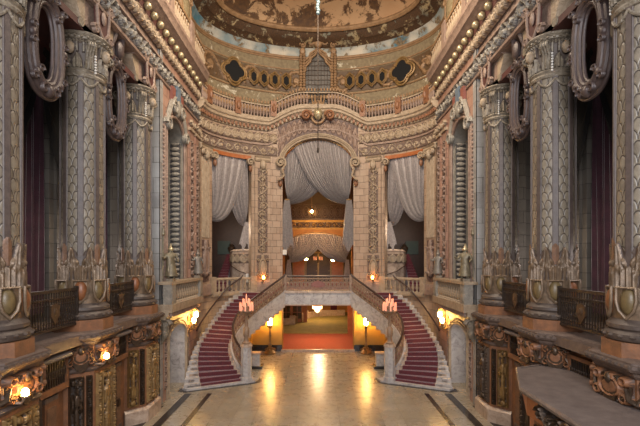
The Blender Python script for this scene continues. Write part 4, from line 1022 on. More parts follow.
# lamps on the left piers
for y, lab in ((12.05, 'bare bulb lamp glowing on the carved pier with the gabled panel'), (8.68, 'bare bulb lamp glowing on the bottom corner pier')):
    t = thing('pier_lamp', lab, 'wall lamp', (-6.4, y, 3.05), 'lamps on the piers')
    x = -6.32+.0
    m = MB(); m.tube([(-6.36, y, 3.0), (-6.1, y+.1, 2.98), (-6.02, y+.1, 3.1)], .03, 7); m.lathe([(.02, 0), (.08, .02), (.09, .06)], (-6.02, y+.1, 3.08), 10); m.build('arm', M['railgilt'], t)
    MB().ball((-6.02, y+.1, 3.2), (.07, .07, .09), 12, 8).build('bulb', M['bulbsmall'], t)
t = thing('alarm_box', 'small black box fixed to the orange wall beside the gilded pier', 'wall box', (-6.9, 14.6, .95))
MB().box(-6.92, -6.78, 14.5, 14.68, .95, 1.2).build('case', M['wood'], t, smooth=False); MB().box(-6.78, -6.77, 14.53, 14.65, .98, 1.17).build('cover', M['iron'], t, smooth=False)

# kiosk in front of the right piers
t = thing('kiosk', 'dark dusty flat-roofed kiosk with carved orange fascia in the bottom right corner', 'kiosk', (5.6, 8.5, 0))
KP = [(6.95, 12.05), (6.35, 12.1), (5.5, 11.75), (4.73, 9.9), (4.73, 5.0), (6.95, 5.0)]
ins = [(6.95, 12.0), (6.33, 12.0), (5.56, 11.65), (4.83, 9.88), (4.83, 5.0), (6.95, 5.0)]
MB().prism(KP, 2.9, 2.96).build('roof_slab', M['slab'], t, smooth=False)
MB().prism(ins, 2.35, 2.9).build('fascia', M['orangewood'], t, smooth=False)
MB().prism([(6.95, 11.9), (6.2, 11.8), (5.7, 11.5), (5.05, 9.85), (5.05, 5.0), (6.95, 5.0)], 0, 2.36).build('body', M['orangewood'], t, smooth=False)
kp = Path([(5.5, 11.72), (4.79, 9.9), (4.79, 5.0)][::-1])
m = MB(); m.sweep(Path([KP[4], KP[3], KP[2], KP[1]]), [(-.02, 2.84), (.05, 2.86), (.06, 2.92), (.03, 2.975), (-.06, 2.975)]); m.build('edge_moulding', M['slab'], t)
def orn(mb, o, e, n, L, H):
    relief(mb, o, e, (0, 0, 1), n, L, H, lambda U, V: np.maximum(.9*rinceau(U, V)*(np.abs(U) < .85), 0), .1, .02, .02, swap=True, border=0)
fe = unit((0, -1, 0)); fn = np.array([-1, 0, 0])
m = MB(); orn(m, (4.83, 9.4, 2.42), fe, fn, 1.5, .38); orn(m, (4.83, 7.6, 2.42), fe, fn, 1.6, .38)
m.ball((4.76, 7.75, 2.62), (.1, .24, .26), 12, 9); volute(m, (4.74, 8.05, 2.62), (0, 1, 0), (-1, 0, 0), .2, .08); volute(m, (4.74, 7.45, 2.62), (0, -1, 0), (-1, 0, 0), .2, .08); m.build('carved_spray', M['bronze'], t)
for k in range(5):
    y = 9.6-k*.95; m = MB(); m.box(4.96, 5.06, y-.2, y+.2, .2, 2.3); p_ = m.build('pilaster', M['ochre'], t, smooth=False)
    m = MB(); relief(m, (4.96, y+.16, .4), fe, (0, 0, 1), fn, .32, 1.8, rinceau, .05, .025, .025); m.build('relief_strip', M['bronze'], p_)
# =================================================================== APSE DECORATION
def at_t(t_): x, y, nx, ny = AP.at(su(t_)); return np.array([x, y]), np.array([nx, ny])
WH = {1: 'right', -1: 'left'}
def tt(s, t_): return t_ if s > 0 else 180-t_
# entablature following the curve, rising into two broken arches over the centre
def rise(x):
    f = np.clip((3.15-np.abs(x))/2.35, 0, 1); return 1.0*np.sin(f*PI/2)**1.2
t = thing('entablature', 'curved carved entablature over the three draped openings, breaking up over the centre arch', 'entablature', (0, 26.5, 12.4))
for k, (a, b, mt, fn, dp) in enumerate(((12.42, 12.98, 'carved', rinceau, .05), (13.2, 13.82, 'carved', guilloche, .06))):
    for sg in (1, -1):
        u0, u1 = (0.05, su(TC)-.35) if sg > 0 else (AP.L-su(TC)+.35, AP.L-.05)
        m = MB(); relief_path(m, AP, u0, u1, a, b, .05, fn, dp, .045, .045); m.build('relief_band', M[mt], t)
m = MB(); q = AP.p[:, 0]; dz = rise(q)
for rng in ((0, 181),):
    m.sweep(AP, [(-.05, 13.92), (.08, 13.94), (.1, 14.0), (.1, 14.12), (.2, 14.2), (.3, 14.26), (.32, 14.38), (.4, 14.44), (.4, 14.56), (-.1, 14.58)], dz=dz)
m.build('cornice_moulding', M['carved'], t)
m = MB(); m.sweep(AP, [(-.05, 13.02), (.1, 13.04), (.1, 13.14), (-.05, 13.16)], dz=dz*1.1); m.sweep(AP, [(.02, 12.34), (.12, 12.36), (.14, 12.42), (.0, 12.44)], dz=None) if False else None
m.build('architrave', M['carvedpink'], t)
m = MB()
n = int(AP.L/.26)
for i in range(n):
    x, y, nx, ny = AP.at(.13+i*.26); z = 14.05+float(rise(x)); m.box(x+nx*.17-.07, x+nx*.17+.07, y+ny*.17-.07, y+ny*.17+.07, z-.02, z+.13); m.ball((x+nx*.2, y+ny*.2, z-.04), (.07, .07, .06), 6, 5)
m.each('dentil', M['ochre'], t)
# tympanum panels between the centre arch and the cornice
m = MB(); uc0, uc1 = su(TC)-.3, AP.L-su(TC)+.3
def topz(x): return np.clip(np.sqrt(np.clip(1-(x/2.25)**2, 0, 1))*1.75+11.95-12.45, 0, 3)
nu, nv = 190, 28; A = np.linspace(uc0, uc1, nu); P = np.zeros((nu, nv, 3)); HH = np.zeros((nu, nv))
for i, u in enumerate(A):
    x, y, nx, ny = AP.at(u); lo = max(12.45, 11.95+1.75*math.sqrt(max(0, 1-(x/2.3)**2))+.3); hi = 13.9+float(rise(np.array(x)))
    for j in range(nv):
        f = j/(nv-1); h = float(plate(guilloche(np.array((f*2-1)*1.1), np.array((u-uc0)/.22)))); HH[i, j] = h; h *= .07; P[i, j] = (x+nx*(.03+h), y+ny*(.03+h), lo+(hi-lo)*f)
m.grid(P, h=HH); m.build('tympanum', M['carvedpink'], t)
m = MB(); arch = [(2.22*math.cos(a), 11.9+1.75*math.sin(a)) for a in np.linspace(0, PI, 41)]
for d, r, o in ((.05, .06, .06), (.16, .04, .09), (.26, .06, .07)):
    pts = []
    for x, z in arch:
        xx = x*(1+d/2.22); u = np.interp(-xx, -AP.p[:, 0], AP.s); X, Y, nx, ny = AP.at(u); pts.append((X+nx*o, Y+ny*o, z+d*math.sqrt(max(0, 1-(x/2.22)**2))))
    m.tube(pts, r, 8)
m.build('archivolt', M['carved'], t)
m = MB()
for s in (1, -1):
    X, Y, nx, ny = AP.at(np.interp(-s*.75, -AP.p[:, 0], AP.s)); volute(m, (X+nx*.35, Y+ny*.35, 14.95), (-s, 0, 0), (0, -1, 0), .3, .35, 1.7)
m.each('scroll_end', M['ochre'], t)
m = MB(); m.ball((0, 26.75, 15.15), (.28, .2, .42), 14, 10); m.build('egg_boss', M['globe'], t)
m = MB(); m.tube([(.45*math.cos(a), 26.75, 15.15+.62*math.sin(a)) for a in np.linspace(0, 2*PI, 24, endpoint=False)], .08, 7, closed=True)
for a in np.linspace(.2, PI-.2, 9): m.tube([(.45*math.cos(a), 26.75, 15.2+.6*math.sin(a)), (.62*math.cos(a), 26.7, 15.2+1.1*math.sin(a))], [.1, .03], 6)
m.build('crest', M['relief'], t)

# balustrade standing on it
t = thing('apse_balustrade', 'pierced stone balustrade of turned shafts along the top of the curved entablature', 'balustrade', (0, 26.5, 14.58))
m = MB(); m.sweep(AP, [(.1, 14.58), (.34, 14.58), (.34, 14.7), (.1, 14.7)], dz=dz); m.sweep(AP, [(.14, 15.4), (.3, 15.4), (.3, 15.47), (.14, 15.47)], dz=dz); m.build('rail', M['carved'], t)
m = MB(); m.lathe([(.03, 0), (.07, .02), (.04, .1), (.08, .24), (.085, .34), (.04, .5), (.07, .62), (.03, .72)], (0, 0, 0), 9)
f0 = None; n = 84
for i in range(n):
    x, y, nx, ny = AP.at(AP.L*(i+.5)/n); z = 14.69+float(rise(np.array(x))); p = (x+nx*.22, y+ny*.22, z)
    if abs(x) < .55: continue
    if f0 is None: f0 = m.build('baluster', M['carvedpink'], t, loc=(0, 0, 0)); f0.location = Vector(p)-Vector(WL[t.name]); WL[f0.name] = p
    else: rep(f0, t, p)
m = MB()
for i in range(n):
    x, y, nx, ny = AP.at(AP.L*i/n); z = 14.69+float(rise(np.array(x))); m.ball((x+nx*.22, y+ny*.22, z+.5), (.09, .06, .14), 6, 5); m.ball((x+nx*.22, y+ny*.22, z+.95), (.07, .07, .12), 6, 5)
m.each('tracery', M['relief'], t)
m = MB()
for t_ in (12, 40, 64, 116, 140, 168):
    p, nn = at_t(t_); z = 14.62+float(rise(np.array(p[0]))); a = math.atan2(nn[1], nn[0]); c = p+nn*.22
    m.box(c[0]-.18, c[0]+.18, c[1]-.18, c[1]+.18, z, z+.95, rot=a); m.ball((c[0]+nn[0]*.2, c[1]+nn[1]*.2, z+.5), (.12, .12, .26), 8, 6)
m.each('post', M['ochre'], t)

# attic: relief band, hexagon lights, quatrefoils
TT = lambda px: t_of(px, 6.75, 4.4)
au = lambda t_: float(np.interp(t_, np.linspace(0, 180, 121), AT.s[2:123]))
m = MB(); relief_path(m, AT, 2.0, au(84), 16.6, 18.02, .02, rinceau, .09, .05, .05); o = m.build('attic_frieze', M['relief']); tag(o, 'gilded scrollwork frieze round the attic at right of the central niche', 'frieze', 'attic friezes')
m = MB(); relief_path(m, AT, au(96), AT.L-2.0, 16.6, 18.02, .02, rinceau, .09, .05, .05); o = m.build('attic_frieze', M['relief']); tag(o, 'gilded scrollwork frieze round the attic at left of the central niche', 'frieze', 'attic friezes')
def frame_pts(t_, z): u = au(t_); x, y, nx, ny = AT.at(u); return np.array([x, y, z]), np.array([-ny, nx, 0])*-1, np.array([nx, ny, 0])
ordn = ['nearest the quatrefoil', 'second from the quatrefoil', 'third from the quatrefoil', 'nearest the central niche']
for s in (1, -1):
    for k, px in enumerate((65, 54.5, 43.5, 32)):
        c, e, nn = frame_pts(tt(s, TT(px)), 17.25)
        t = thing('hexagon_light', 'gilt hexagon framed dark light, %s, %s attic' % (ordn[k], WH[s]), 'window', tuple(c), 'hexagon lights of the attic')
        hx = [(0, .5), (.27, .25), (.27, -.25), (0, -.5), (-.27, -.25), (-.27, .25)]
        m = MB(); m.extrude([(a*.62, b*.62) for a, b in hx], c+nn*.17, e, nn, .03); m.build('pane', M['void'], t, smooth=False)  # black sheet stands for the darkness inside the hexagon opening
        m = MB(); m.tube([c+nn*.19+e*a+np.array([0, 0, b]) for a, b in hx], .055, 6, closed=True); m.tube([c+nn*.19+e*a*.72+np.array([0, 0, b*.72]) for a, b in hx], .04, 6, closed=True); m.build('frame', M['gilt'], t)
    c, e, nn = frame_pts(tt(s, TT(85)), 17.3)
    t = thing('quatrefoil_window', 'black quatrefoil window in a gilt frame in the %s attic' % WH[s], 'window', tuple(c), 'quatrefoil windows of the attic')
    q = []
    for a in np.linspace(0, 2*PI, 64, endpoint=False):
        b_ = (a+PI/4) % (PI/2)-PI/4; r = .34*math.cos(b_)+math.sqrt(max(.02, .09-(.34*math.sin(b_))**2))+(.05 if abs(abs(b_)-PI/4) < .1 else 0); q.append((r*math.cos(a), r*math.sin(a)))
    m = MB(); m.extrude(q, c+nn*.2, e, nn, .03); m.build('pane', M['void'], t, smooth=False)  # darkness of the quatrefoil opening painted as a black sheet
    m = MB(); m.tube([c+nn*.23+e*a*1.06+np.array([0, 0, b*1.06]) for a, b in q], .05, 6, closed=True); m.tube([c+nn*.17+e*a*1.28+np.array([0, 0, b*1.28]) for a, b in q], .07, 6, closed=True)
    for a in (PI/4, 3*PI/4, 5*PI/4, 7*PI/4): m.ball(c+nn*.2+e*.62*math.cos(a)+np.array([0, 0, .62*math.sin(a)]), .11, 8, 6)
    m.build('frame', M['gilt'], t)
# central attic niche
t = thing('attic_niche', 'central attic niche with lattice window between twisted ornate shafts', 'niche', (0, 27.2, 16.2))
m = MB(); m.extrude([(-.8, 15.9), (.8, 15.9), (.8, 18.2), (.55, 18.7), (.2, 19.1), (0, 19.3), (-.2, 19.1), (-.55, 18.7), (-.8, 18.2)], (0, 27.2, 0), (1, 0, 0), (0, -1, 0), .04); m.build('pane', M['gallery'], t, smooth=False)
m = MB()
for x in (-.6, -.4, -.2, 0, .2, .4, .6): m.box(x-.025, x+.025, 27.1, 27.15, 15.9, 18.6)
for z in np.arange(16.2, 18.6, .3): m.box(-.8, .8, 27.1, 27.15, z-.02, z+.02)
m.build('lattice', M['iron'], t, smooth=False)
m = MB()
for s in (1, -1):
    for dx in (.88, 1.08):
        m.tube([(s*dx, 27.0, 15.8), (s*dx, 27.0, 19.0)], .09, 8)
        for i in range(18): m.ball((s*dx, 26.93, 15.9+i*.175), (.12, .1, .07), 7, 5)
    m.ball((s*.98, 26.95, 19.15), (.2, .16, .22), 8, 6)
m.build('shaft', M['relief'], t)
m = MB()
for d, r in ((0, .07), (.14, .05), (.28, .06)):
    m.tube([(x*(1+d*.6), 27.0, z+d) for x, z in ((-.8, 17.9), (-.78, 18.2), (-.5, 18.5), (-.42, 18.75), (-.15, 18.95), (0, 19.25), (.15, 18.95), (.42, 18.75), (.5, 18.5), (.78, 18.2), (.8, 17.9))], r, 7)
for s in (1, -1): volute(m, (s*.45, 26.85, 19.65), (s, 0, 0), (0, -1, 0), .26, .15); volute(m, (s*.95, 26.85, 19.45), (s, 0, 0), (0, -1, 0), .2, .15)
m.ball((0, 26.85, 19.6), (.3, .2, .3), 10, 8); m.build('ogee_arch', M['relief'], t)

# pilasters of the apse
for s in (1, -1):
    for k, (ta, tb, mt, fn, lab) in enumerate(((2.0, TA-1.5, 'carved', 'flute', 'ribbed'), (TB+2.0, TB+11.5, 'carved', 'rinceau', 'scroll carved'))):
        ua, ub = su(ta), su(tb); 
        lab_ = ('ribbed apse pilaster in the %s corner beside the side drape' if k == 0 else 'scroll carved apse pilaster between centre arch and %s drape') % WH[s]
        p, nn = at_t(tt(s, (ta+tb)/2)); t = thing('apse_pilaster', lab_, 'pilaster', (p[0], p[1], 4.0), 'apse pilasters')
        w_ = ub-ua; uu = (ua, ub) if s > 0 else (AP.L-ub, AP.L-ua)
        m = MB(); sub_ = [AP.at(u)[:2] for u in np.linspace(uu[0], uu[1], 9)]; pth = Path(sub_)
        m.strip(pth, 4.0, 12.3, .09, 12)
        for end in (0, -1):
            x, y = pth.p[end]; nx, ny = pth.n[end]; m.grid([[(x, y, z), (x+nx*.09, y+ny*.09, z)] for z in (4, 12.3)])
        m.build('shaft', M['apse'], t)
        L = pth.L
        if fn == 'flute':
            m = MB()
            for i in range(5):
                x, y, nx, ny = pth.at(L*(.22+.14*i)); m.tube([(x+nx*.1, y+ny*.1, 7.2), (x+nx*.1, y+ny*.1, 11.6)], .055, 7)
            m.build('rib', M['carved'], t)
            m = MB(); relief_path(m, pth, L*.16, L*.84, 4.7, 7.1, .09, lambda U, V: cartouche(U, V, 2.4/(L*.34)), .1, .03, .03, swap=False); m.build('relief_panel', M['carvedpink'], t)
        else:
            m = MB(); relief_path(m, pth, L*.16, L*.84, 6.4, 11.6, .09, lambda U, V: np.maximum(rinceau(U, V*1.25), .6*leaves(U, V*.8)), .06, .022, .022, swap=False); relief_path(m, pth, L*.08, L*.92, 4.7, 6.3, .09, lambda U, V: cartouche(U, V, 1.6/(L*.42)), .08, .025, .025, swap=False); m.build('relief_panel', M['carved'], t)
        m = MB(); m.sweep(pth, [(.0, 12.0), (.14, 12.02), (.2, 12.12), (.16, 12.22), (.24, 12.32), (0, 12.34)])
        for f in ((.15, .85) if k == 0 else ()):
            x, y, nx, ny = pth.at(L*f); e = np.array([-ny, nx, 0]); volute(m, (x+nx*.25, y+ny*.25, 11.85), e*(1 if f > .5 else -1), (nx, ny, 0), .17, .12)
        x, y, nx, ny = pth.at(L*.5); m.ball((x+nx*.2, y+ny*.2, 11.8), (.2, .15, .3), 8, 6); m.build('capital', M['carved'], t)
        m = MB(); m.sweep(pth, [(.0, 4.0), (.18, 4.0), (.18, 4.5), (.12, 4.6), (0, 4.62)]); m.build('foot', M['carvedpink'], t)
    # big scroll brackets beside the centre arch and at the heads of the side openings
    p, nn = at_t(tt(s, TC-1.6)); t = thing('arch_scroll', 'large scroll bracket at the %s springing of the centre arch' % WH[s], 'bracket', (p[0], p[1], 11.4), 'scroll brackets of the centre arch')
    e = np.array([-s, 0, 0]); m = MB(); volute(m, (p[0]+nn[0]*.2, p[1]+nn[1]*.2, 12.0), e, (nn[0], nn[1], 0), .3, .3, 1.6, tail=[(p[0]+s*.1+nn[0]*.2, p[1]+nn[1]*.2, 10.9), (p[0]-s*.22+nn[0]*.2, p[1]+nn[1]*.2, 11.2), (p[0]-s*.1+nn[0]*.2, p[1]+nn[1]*.2, 11.55), (p[0]-s*.28+nn[0]*.2, p[1]+nn[1]*.2, 11.85)]); m.build('scroll', M['carved'], t)
    m = MB(); c = p+nn*.12; m.ball((c[0], c[1], 10.75), (.14, .12, .22), 9, 7); m.build('drop', M['ochre'], t)
    for tq, nm in ((TA+1.2, 'outer'), (TB-1.2, 'inner')):
        p, nn = at_t(tt(s, tq)); t = thing('curtain_bracket', 'scrolled bracket at the %s top corner of the %s draped opening' % (nm, WH[s]), 'bracket', (p[0], p[1], 11.6), 'brackets over the side drapes')
        e = np.array([-nn[1], nn[0], 0])*(1 if (nm == 'outer') == (s > 0) else -1)
        m = MB(); volute(m, (p[0]+nn[0]*.12, p[1]+nn[1]*.12, 11.9), e, (nn[0], nn[1], 0), .22, .2, 1.5); m.build('scroll', M['carved'], t)
        m = MB(); m.ball((p[0]+nn[0]*.14, p[1]+nn[1]*.14, 11.5), (.12, .12, .2), 8, 6); m.build('drop', M['ochre'], t)
    # pelmet board over the side drapes
    m = MB(); uu = (su(TA)+.05, su(TB)-.05); pth = Path([AP.at(u)[:2] for u in np.linspace(*uu, 9)] if s > 0 else [AP.at(AP.L-u)[:2] for u in np.linspace(*uu, 9)][::-1])
    m.sweep(pth, [(-.1, 12.08), (.06, 12.08), (.06, 12.3), (-.1, 12.3)]); o = m.build('pelmet', M['orangewood'], smooth=False)
    tag(o, 'orange brown wooden pelmet board above the %s side drape' % WH[s], 'pelmet', 'pelmets over the side drapes')

# =================================================================== DRAPES
def drape_panel(mb, top, T, spread, sag, pull, folds, amp, nn, nu=120, nv=36, depth=0):
    """top(u) -> point on the head; all folds gather into the tie point T"""
    nn = np.array([nn[0], nn[1], 0.0]); P = np.zeros((nu+1, nv+1, 3)); T = np.array(T, float)
    for i in range(nu+1):
        u = i/nu; p0 = np.array(top(u), float); p2 = T+np.array([0, 0, (.5-u)*spread])
        p1 = np.array([p0[0]+(T[0]-p0[0])*pull, p0[1]+(T[1]-p0[1])*pull, p2[2]-sag*u+.3*(1-u)])
        wv = math.sin(u*folds*2*PI)+.35*math.sin(u*folds*4.7*PI+1)
        for j in range(nv+1):
            v = j/nv; q = p0*(1-v)**2+2*p1*v*(1-v)+p2*v*v
            P[i, j] = q+nn*(depth+amp*wv*(.5+.5*math.sin(PI*min(1, v*1.1)))+.12*math.sin(PI*v))
    mb.grid(P); return mb
def drape_tail(mb, T, e, nn, z1, w0, w1, folds, amp, depth=0, skew=0):
    nn = np.array([nn[0], nn[1], 0.0]); e = np.array([e[0], e[1], 0.0]); T = np.array(T, float); nu, nv = 40, 18; P = np.zeros((nu+1, nv+1, 3))
    for i in range(nu+1):
        q = i/nu*2-1
        zb = z1+.22*math.sin(i/nu*PI*3+.6)
        for j in range(nv+1):
            v = j/nv; w_ = w0+(w1-w0)*v**.8
            p = T+e*(q*w_+skew*v); p[2] = T[2]+(zb-T[2])*v
            P[i, j] = p+nn*(depth+amp*math.sin(i/nu*folds*2*PI)*(.4+.6*v)+.06)
    mb.grid(P); return mb
for s in (1, -1):
    pA, nA = at_t(tt(s, TA+.6)); pB, nB = at_t(tt(s, TB-.6)); e = unit(np.r_[pB-pA, 0]); nn = unit(np.r_[nA+nB, 0])
    off = -.22
    top = lambda f: (*(pA+(pB-pA)*f+nn[:2]*off), 12.15)
    W = np.linalg.norm(pB-pA)
    # outer panel, tied to the outer jamb; inner panel with its tail by the inner jamb
    Ta = (*(pA+e[:2]*.06+nn[:2]*off), 8.45); Tb = (*(pB-e[:2]*.1+nn[:2]*off), 8.3)
    m = MB(); drape_panel(m, lambda u: top(u*.93), Ta, .45, .5, .42, 15, .085, nn); o = m.build('drape', M['drape'])
    tag(o, 'silver grey drape swept to the outer jamb of the %s side opening' % WH[s], 'curtain', 'silver drapes of the apse openings')
    t = thing('drape', 'silver grey drape with hanging tail on the inner jamb of the %s side opening' % WH[s], 'curtain', (Tb[0], Tb[1], 8.3), 'silver drapes of the apse openings')
    m = MB(); drape_panel(m, lambda u: top(1-u*.72), Tb, .45, .45, .4, 13, .085, nn, depth=-.14); m.build('swag', M['drape'], t)
    m = MB(); drape_tail(m, Tb, e, nn, 6.75, .12, .36, 5, .05, -.1, -.2 ); m.build('tail', M['drape'], t)
for s in (1, -1):
    yb = 26.8
    def arch_z(x): return 11.9+1.72*math.sqrt(max(0, 1-(x/2.24)**2))-.05
    yy = lambda x: float(AP.at(np.interp(-x, -AP.p[:, 0], AP.s))[1])+.25
    Tc = (s*1.95, yy(1.95), 9.75)
    ua = (lambda u: (s*(2.18-3.7*u), yy(min(2.2, abs(2.18-3.7*u)))+(0 if s > 0 else .2), arch_z(2.18-3.7*u)))
    t = thing('drape', 'large silver drape swept to the %s jamb of the centre arch with a long tail' % WH[s], 'curtain', (s*1.95, 26.9, 9.35), 'silver drapes of the apse openings')
    m = MB(); drape_panel(m, ua, Tc, .5, .12, .36, 20, .1, (0, -1), 220, 40); m.build('swag', M['drape'], t)
    m = MB(); drape_tail(m, Tc, (1, 0), (0, -1), 6.7, .16, .46, 8, .09, .12, s*.02); m.build('tail', M['drape'], t)
    m = MB(); m.lathe([(.16, -.07), (.2, 0), (.16, .07)], Tc, 12); m.build('tieback', M['gilt'], t)
    t = thing('door_plate', 'small white card on the jamb under the %s drape of the centre arch' % WH[s], 'card', (s*2.1, 26.6, 6.35)) if s < 0 else None
    if t: x_ = 1.93; MB(s).box(1.95, 2.2, 26.62, 26.66, 6.3, 6.6).build('card', M['white'], t, smooth=False); MB(s).box(1.97, 2.18, 26.66, 27.1, 6.25, 6.3).build('bracket', M['iron'], t, smooth=False)
    # inner drapes of the foyer
    Td = (s*2.2, 33.0, 6.0)
    zt = lambda x: 7.0+1.0*math.sqrt(max(0, 1-(x/2.6)**2))
    m = MB(); drape_panel(m, lambda u: (s*(2.55-3.3*u), 33.0+(.12 if s < 0 else 0), zt(2.55-3.3*u)), Td, .4, .1, .4, 18, .08, (0, -1), 130, 30)
    t = thing('foyer_drape', 'grey swag drape at %s under the inner orange arch of the foyer' % WH[s], 'curtain', (s*2.2, 33.0, 6.0), 'foyer drapes')
    m.build('swag', M['drape'], t); m = MB(); drape_tail(m, (s*2.25, 33.0, 6.0), (1, 0), (0, -1), 4.3, .12, .28, 5, .05); m.build('tail', M['drape'], t)

# =================================================================== FOYER BEHIND THE CENTRE ARCH
t = thing('foyer_balcony', 'gilded foyer balcony front with bronze railing above the inner arch', 'balcony', (0, 33.5, 8.2))
m = MB(); m.box(-3.4, 3.4, 33.4, 35.5, 8.35, 9.1); m.build('fascia', M['yellow'], t, smooth=False)
m = MB(); relief(m, (-3.4, 33.4, 8.45), (1, 0, 0), (0, 0, 1), (0, -1, 0), 6.8, .55, rinceau, .06, .04, .04, swap=True); m.build('relief_band', M['gilt'], t)
m = MB(); m.box(-3.4, 3.4, 33.4, 33.5, 9.15, 9.22); m.box(-3.4, 3.4, 33.4, 33.5, 10.3, 10.4)
for i in range(14):
    x = -3.2+i*.5; m.box(x-.03, x+.03, 33.42, 33.48, 9.1, 10.3); m.tube([(x+.25+.2*math.cos(q), 33.45, 9.75+.42*math.sin(q)) for q in np.linspace(0, 2*PI, 12)], .03, 5); m.tube([(x+.25+.1*math.cos(q), 33.45, 9.75+.2*math.sin(q)) for q in np.linspace(0, 2*PI, 12)], .03, 5)
m.build('railing', M['bronze'], t)
m = MB(); line = [(-3.4, 8.36), (3.4, 8.36)]+[(2.6*math.cos(a), 7.1+1.0*math.sin(a)) for a in np.linspace(0, PI, 21)]
m.extrude([(-3.4, 4.0), (-2.6, 4.0)]+[(-2.6*math.cos(a), 7.0+1.05*math.sin(a)) for a in np.linspace(0, PI, 25)]+[(2.6, 4.0), (3.4, 4.0), (3.4, 8.36), (-3.4, 8.36)], (0, 33.3, 0), (1, 0, 0), (0, 1, 0), .3)
struct(m.build('wall_foyer_arch', M['amber'], smooth=False), 'amber wall with a broad inner arch in the mezzanine foyer', 'wall')
m = MB(); m.tube([(2.6*math.cos(a), 33.25, 7.0+1.05*math.sin(a)) for a in np.linspace(0, PI, 25)], .09, 7)
o = m.build('inner_arch_moulding', M['gilt']); tag(o, 'gilt moulding along the broad inner arch of the foyer', 'moulding')
def globe_lamp(name, label, p, r=.13, mat='bulb', drop=.5, group=None):
    t = thing(name, label, 'lamp', p, group); m = MB(); m.tube([(p[0], p[1], p[2]+r), (p[0], p[1], p[2]+r+drop)], .02, 6); m.lathe([(.1, .02), (.06, .1), (.02, .14)], (p[0], p[1], p[2]+r-.03), 10); m.build('stem', M['railgilt'], t)
    MB().ball(p, r, 14, 10).build('bulb', M[mat], t)
globe_lamp('balcony_lamp', 'bright bulb hanging in front of the gilded foyer balcony railing', (-.48, 33.1, 9.75), .1, 'bulb', 3.6)
globe_lamp('foyer_lamp', 'bright round lamp at left under the foyer drape', (-.95, 34.2, 6.05), .12, 'bulb', 2.25, 'foyer lamps')
globe_lamp('foyer_lamp', 'softer round lamp at right under the foyer drape', (1.2, 34.2, 6.0), .14, 'bulb', 2.25, 'foyer lamps')
t = thing('foyer_lantern', 'small hanging candelabra lantern in the middle of the foyer', 'chandelier', (0, 34.8, 5.9))
m = MB(); m.tube([(0, 34.8, 6.3), (0, 34.8, 8.4)], .02, 6); m.tube([(.32*math.cos(a), 34.8+.32*math.sin(a), 5.95) for a in np.linspace(0, 2*PI, 18, endpoint=False)], .03, 6, closed=True); m.lathe([(.02, 0), (.12, .1), (.05, .3), (.03, .5)], (0, 34.8, 5.75), 10); m.build('frame', M['bronze'], t)
for k in range(6):
    a = k*PI/3; m = MB(); m.tube([(.32*math.cos(a), 34.8+.32*math.sin(a), 5.95), (.32*math.cos(a), 34.8+.32*math.sin(a), 6.25)], .03, 6); m.build('candle', M['candle'], t)
for k, x in enumerate((-1.75, -.55, .6, 1.75)):
    t = thing('panelled_door', ['leftmost brown foyer door', 'brown foyer door left of the lantern', 'tall brown foyer door just right of the lantern', 'rightmost amber lit foyer door'][k]+' below the swag drape', 'door', (x, 38.9, 4), 'foyer doors')
    MB().box(x-.5, x+.5, 38.85, 38.98, 4, 6.6).build('leaf', M['wood' if k in (1, 2) else 'orangewood'], t, smooth=False)
    m = MB(); m.box(x-.58, x-.5, 38.8, 39, 4, 6.7); m.box(x+.5, x+.58, 38.8, 39, 4, 6.7); m.box(x-.58, x+.58, 38.8, 39, 6.6, 6.75); m.build('casing', M['gilt'], t, smooth=False)
    MB().ball((x+.4, 38.82, 5.0), .05, 8, 6).build('handle', M['globe'], t)

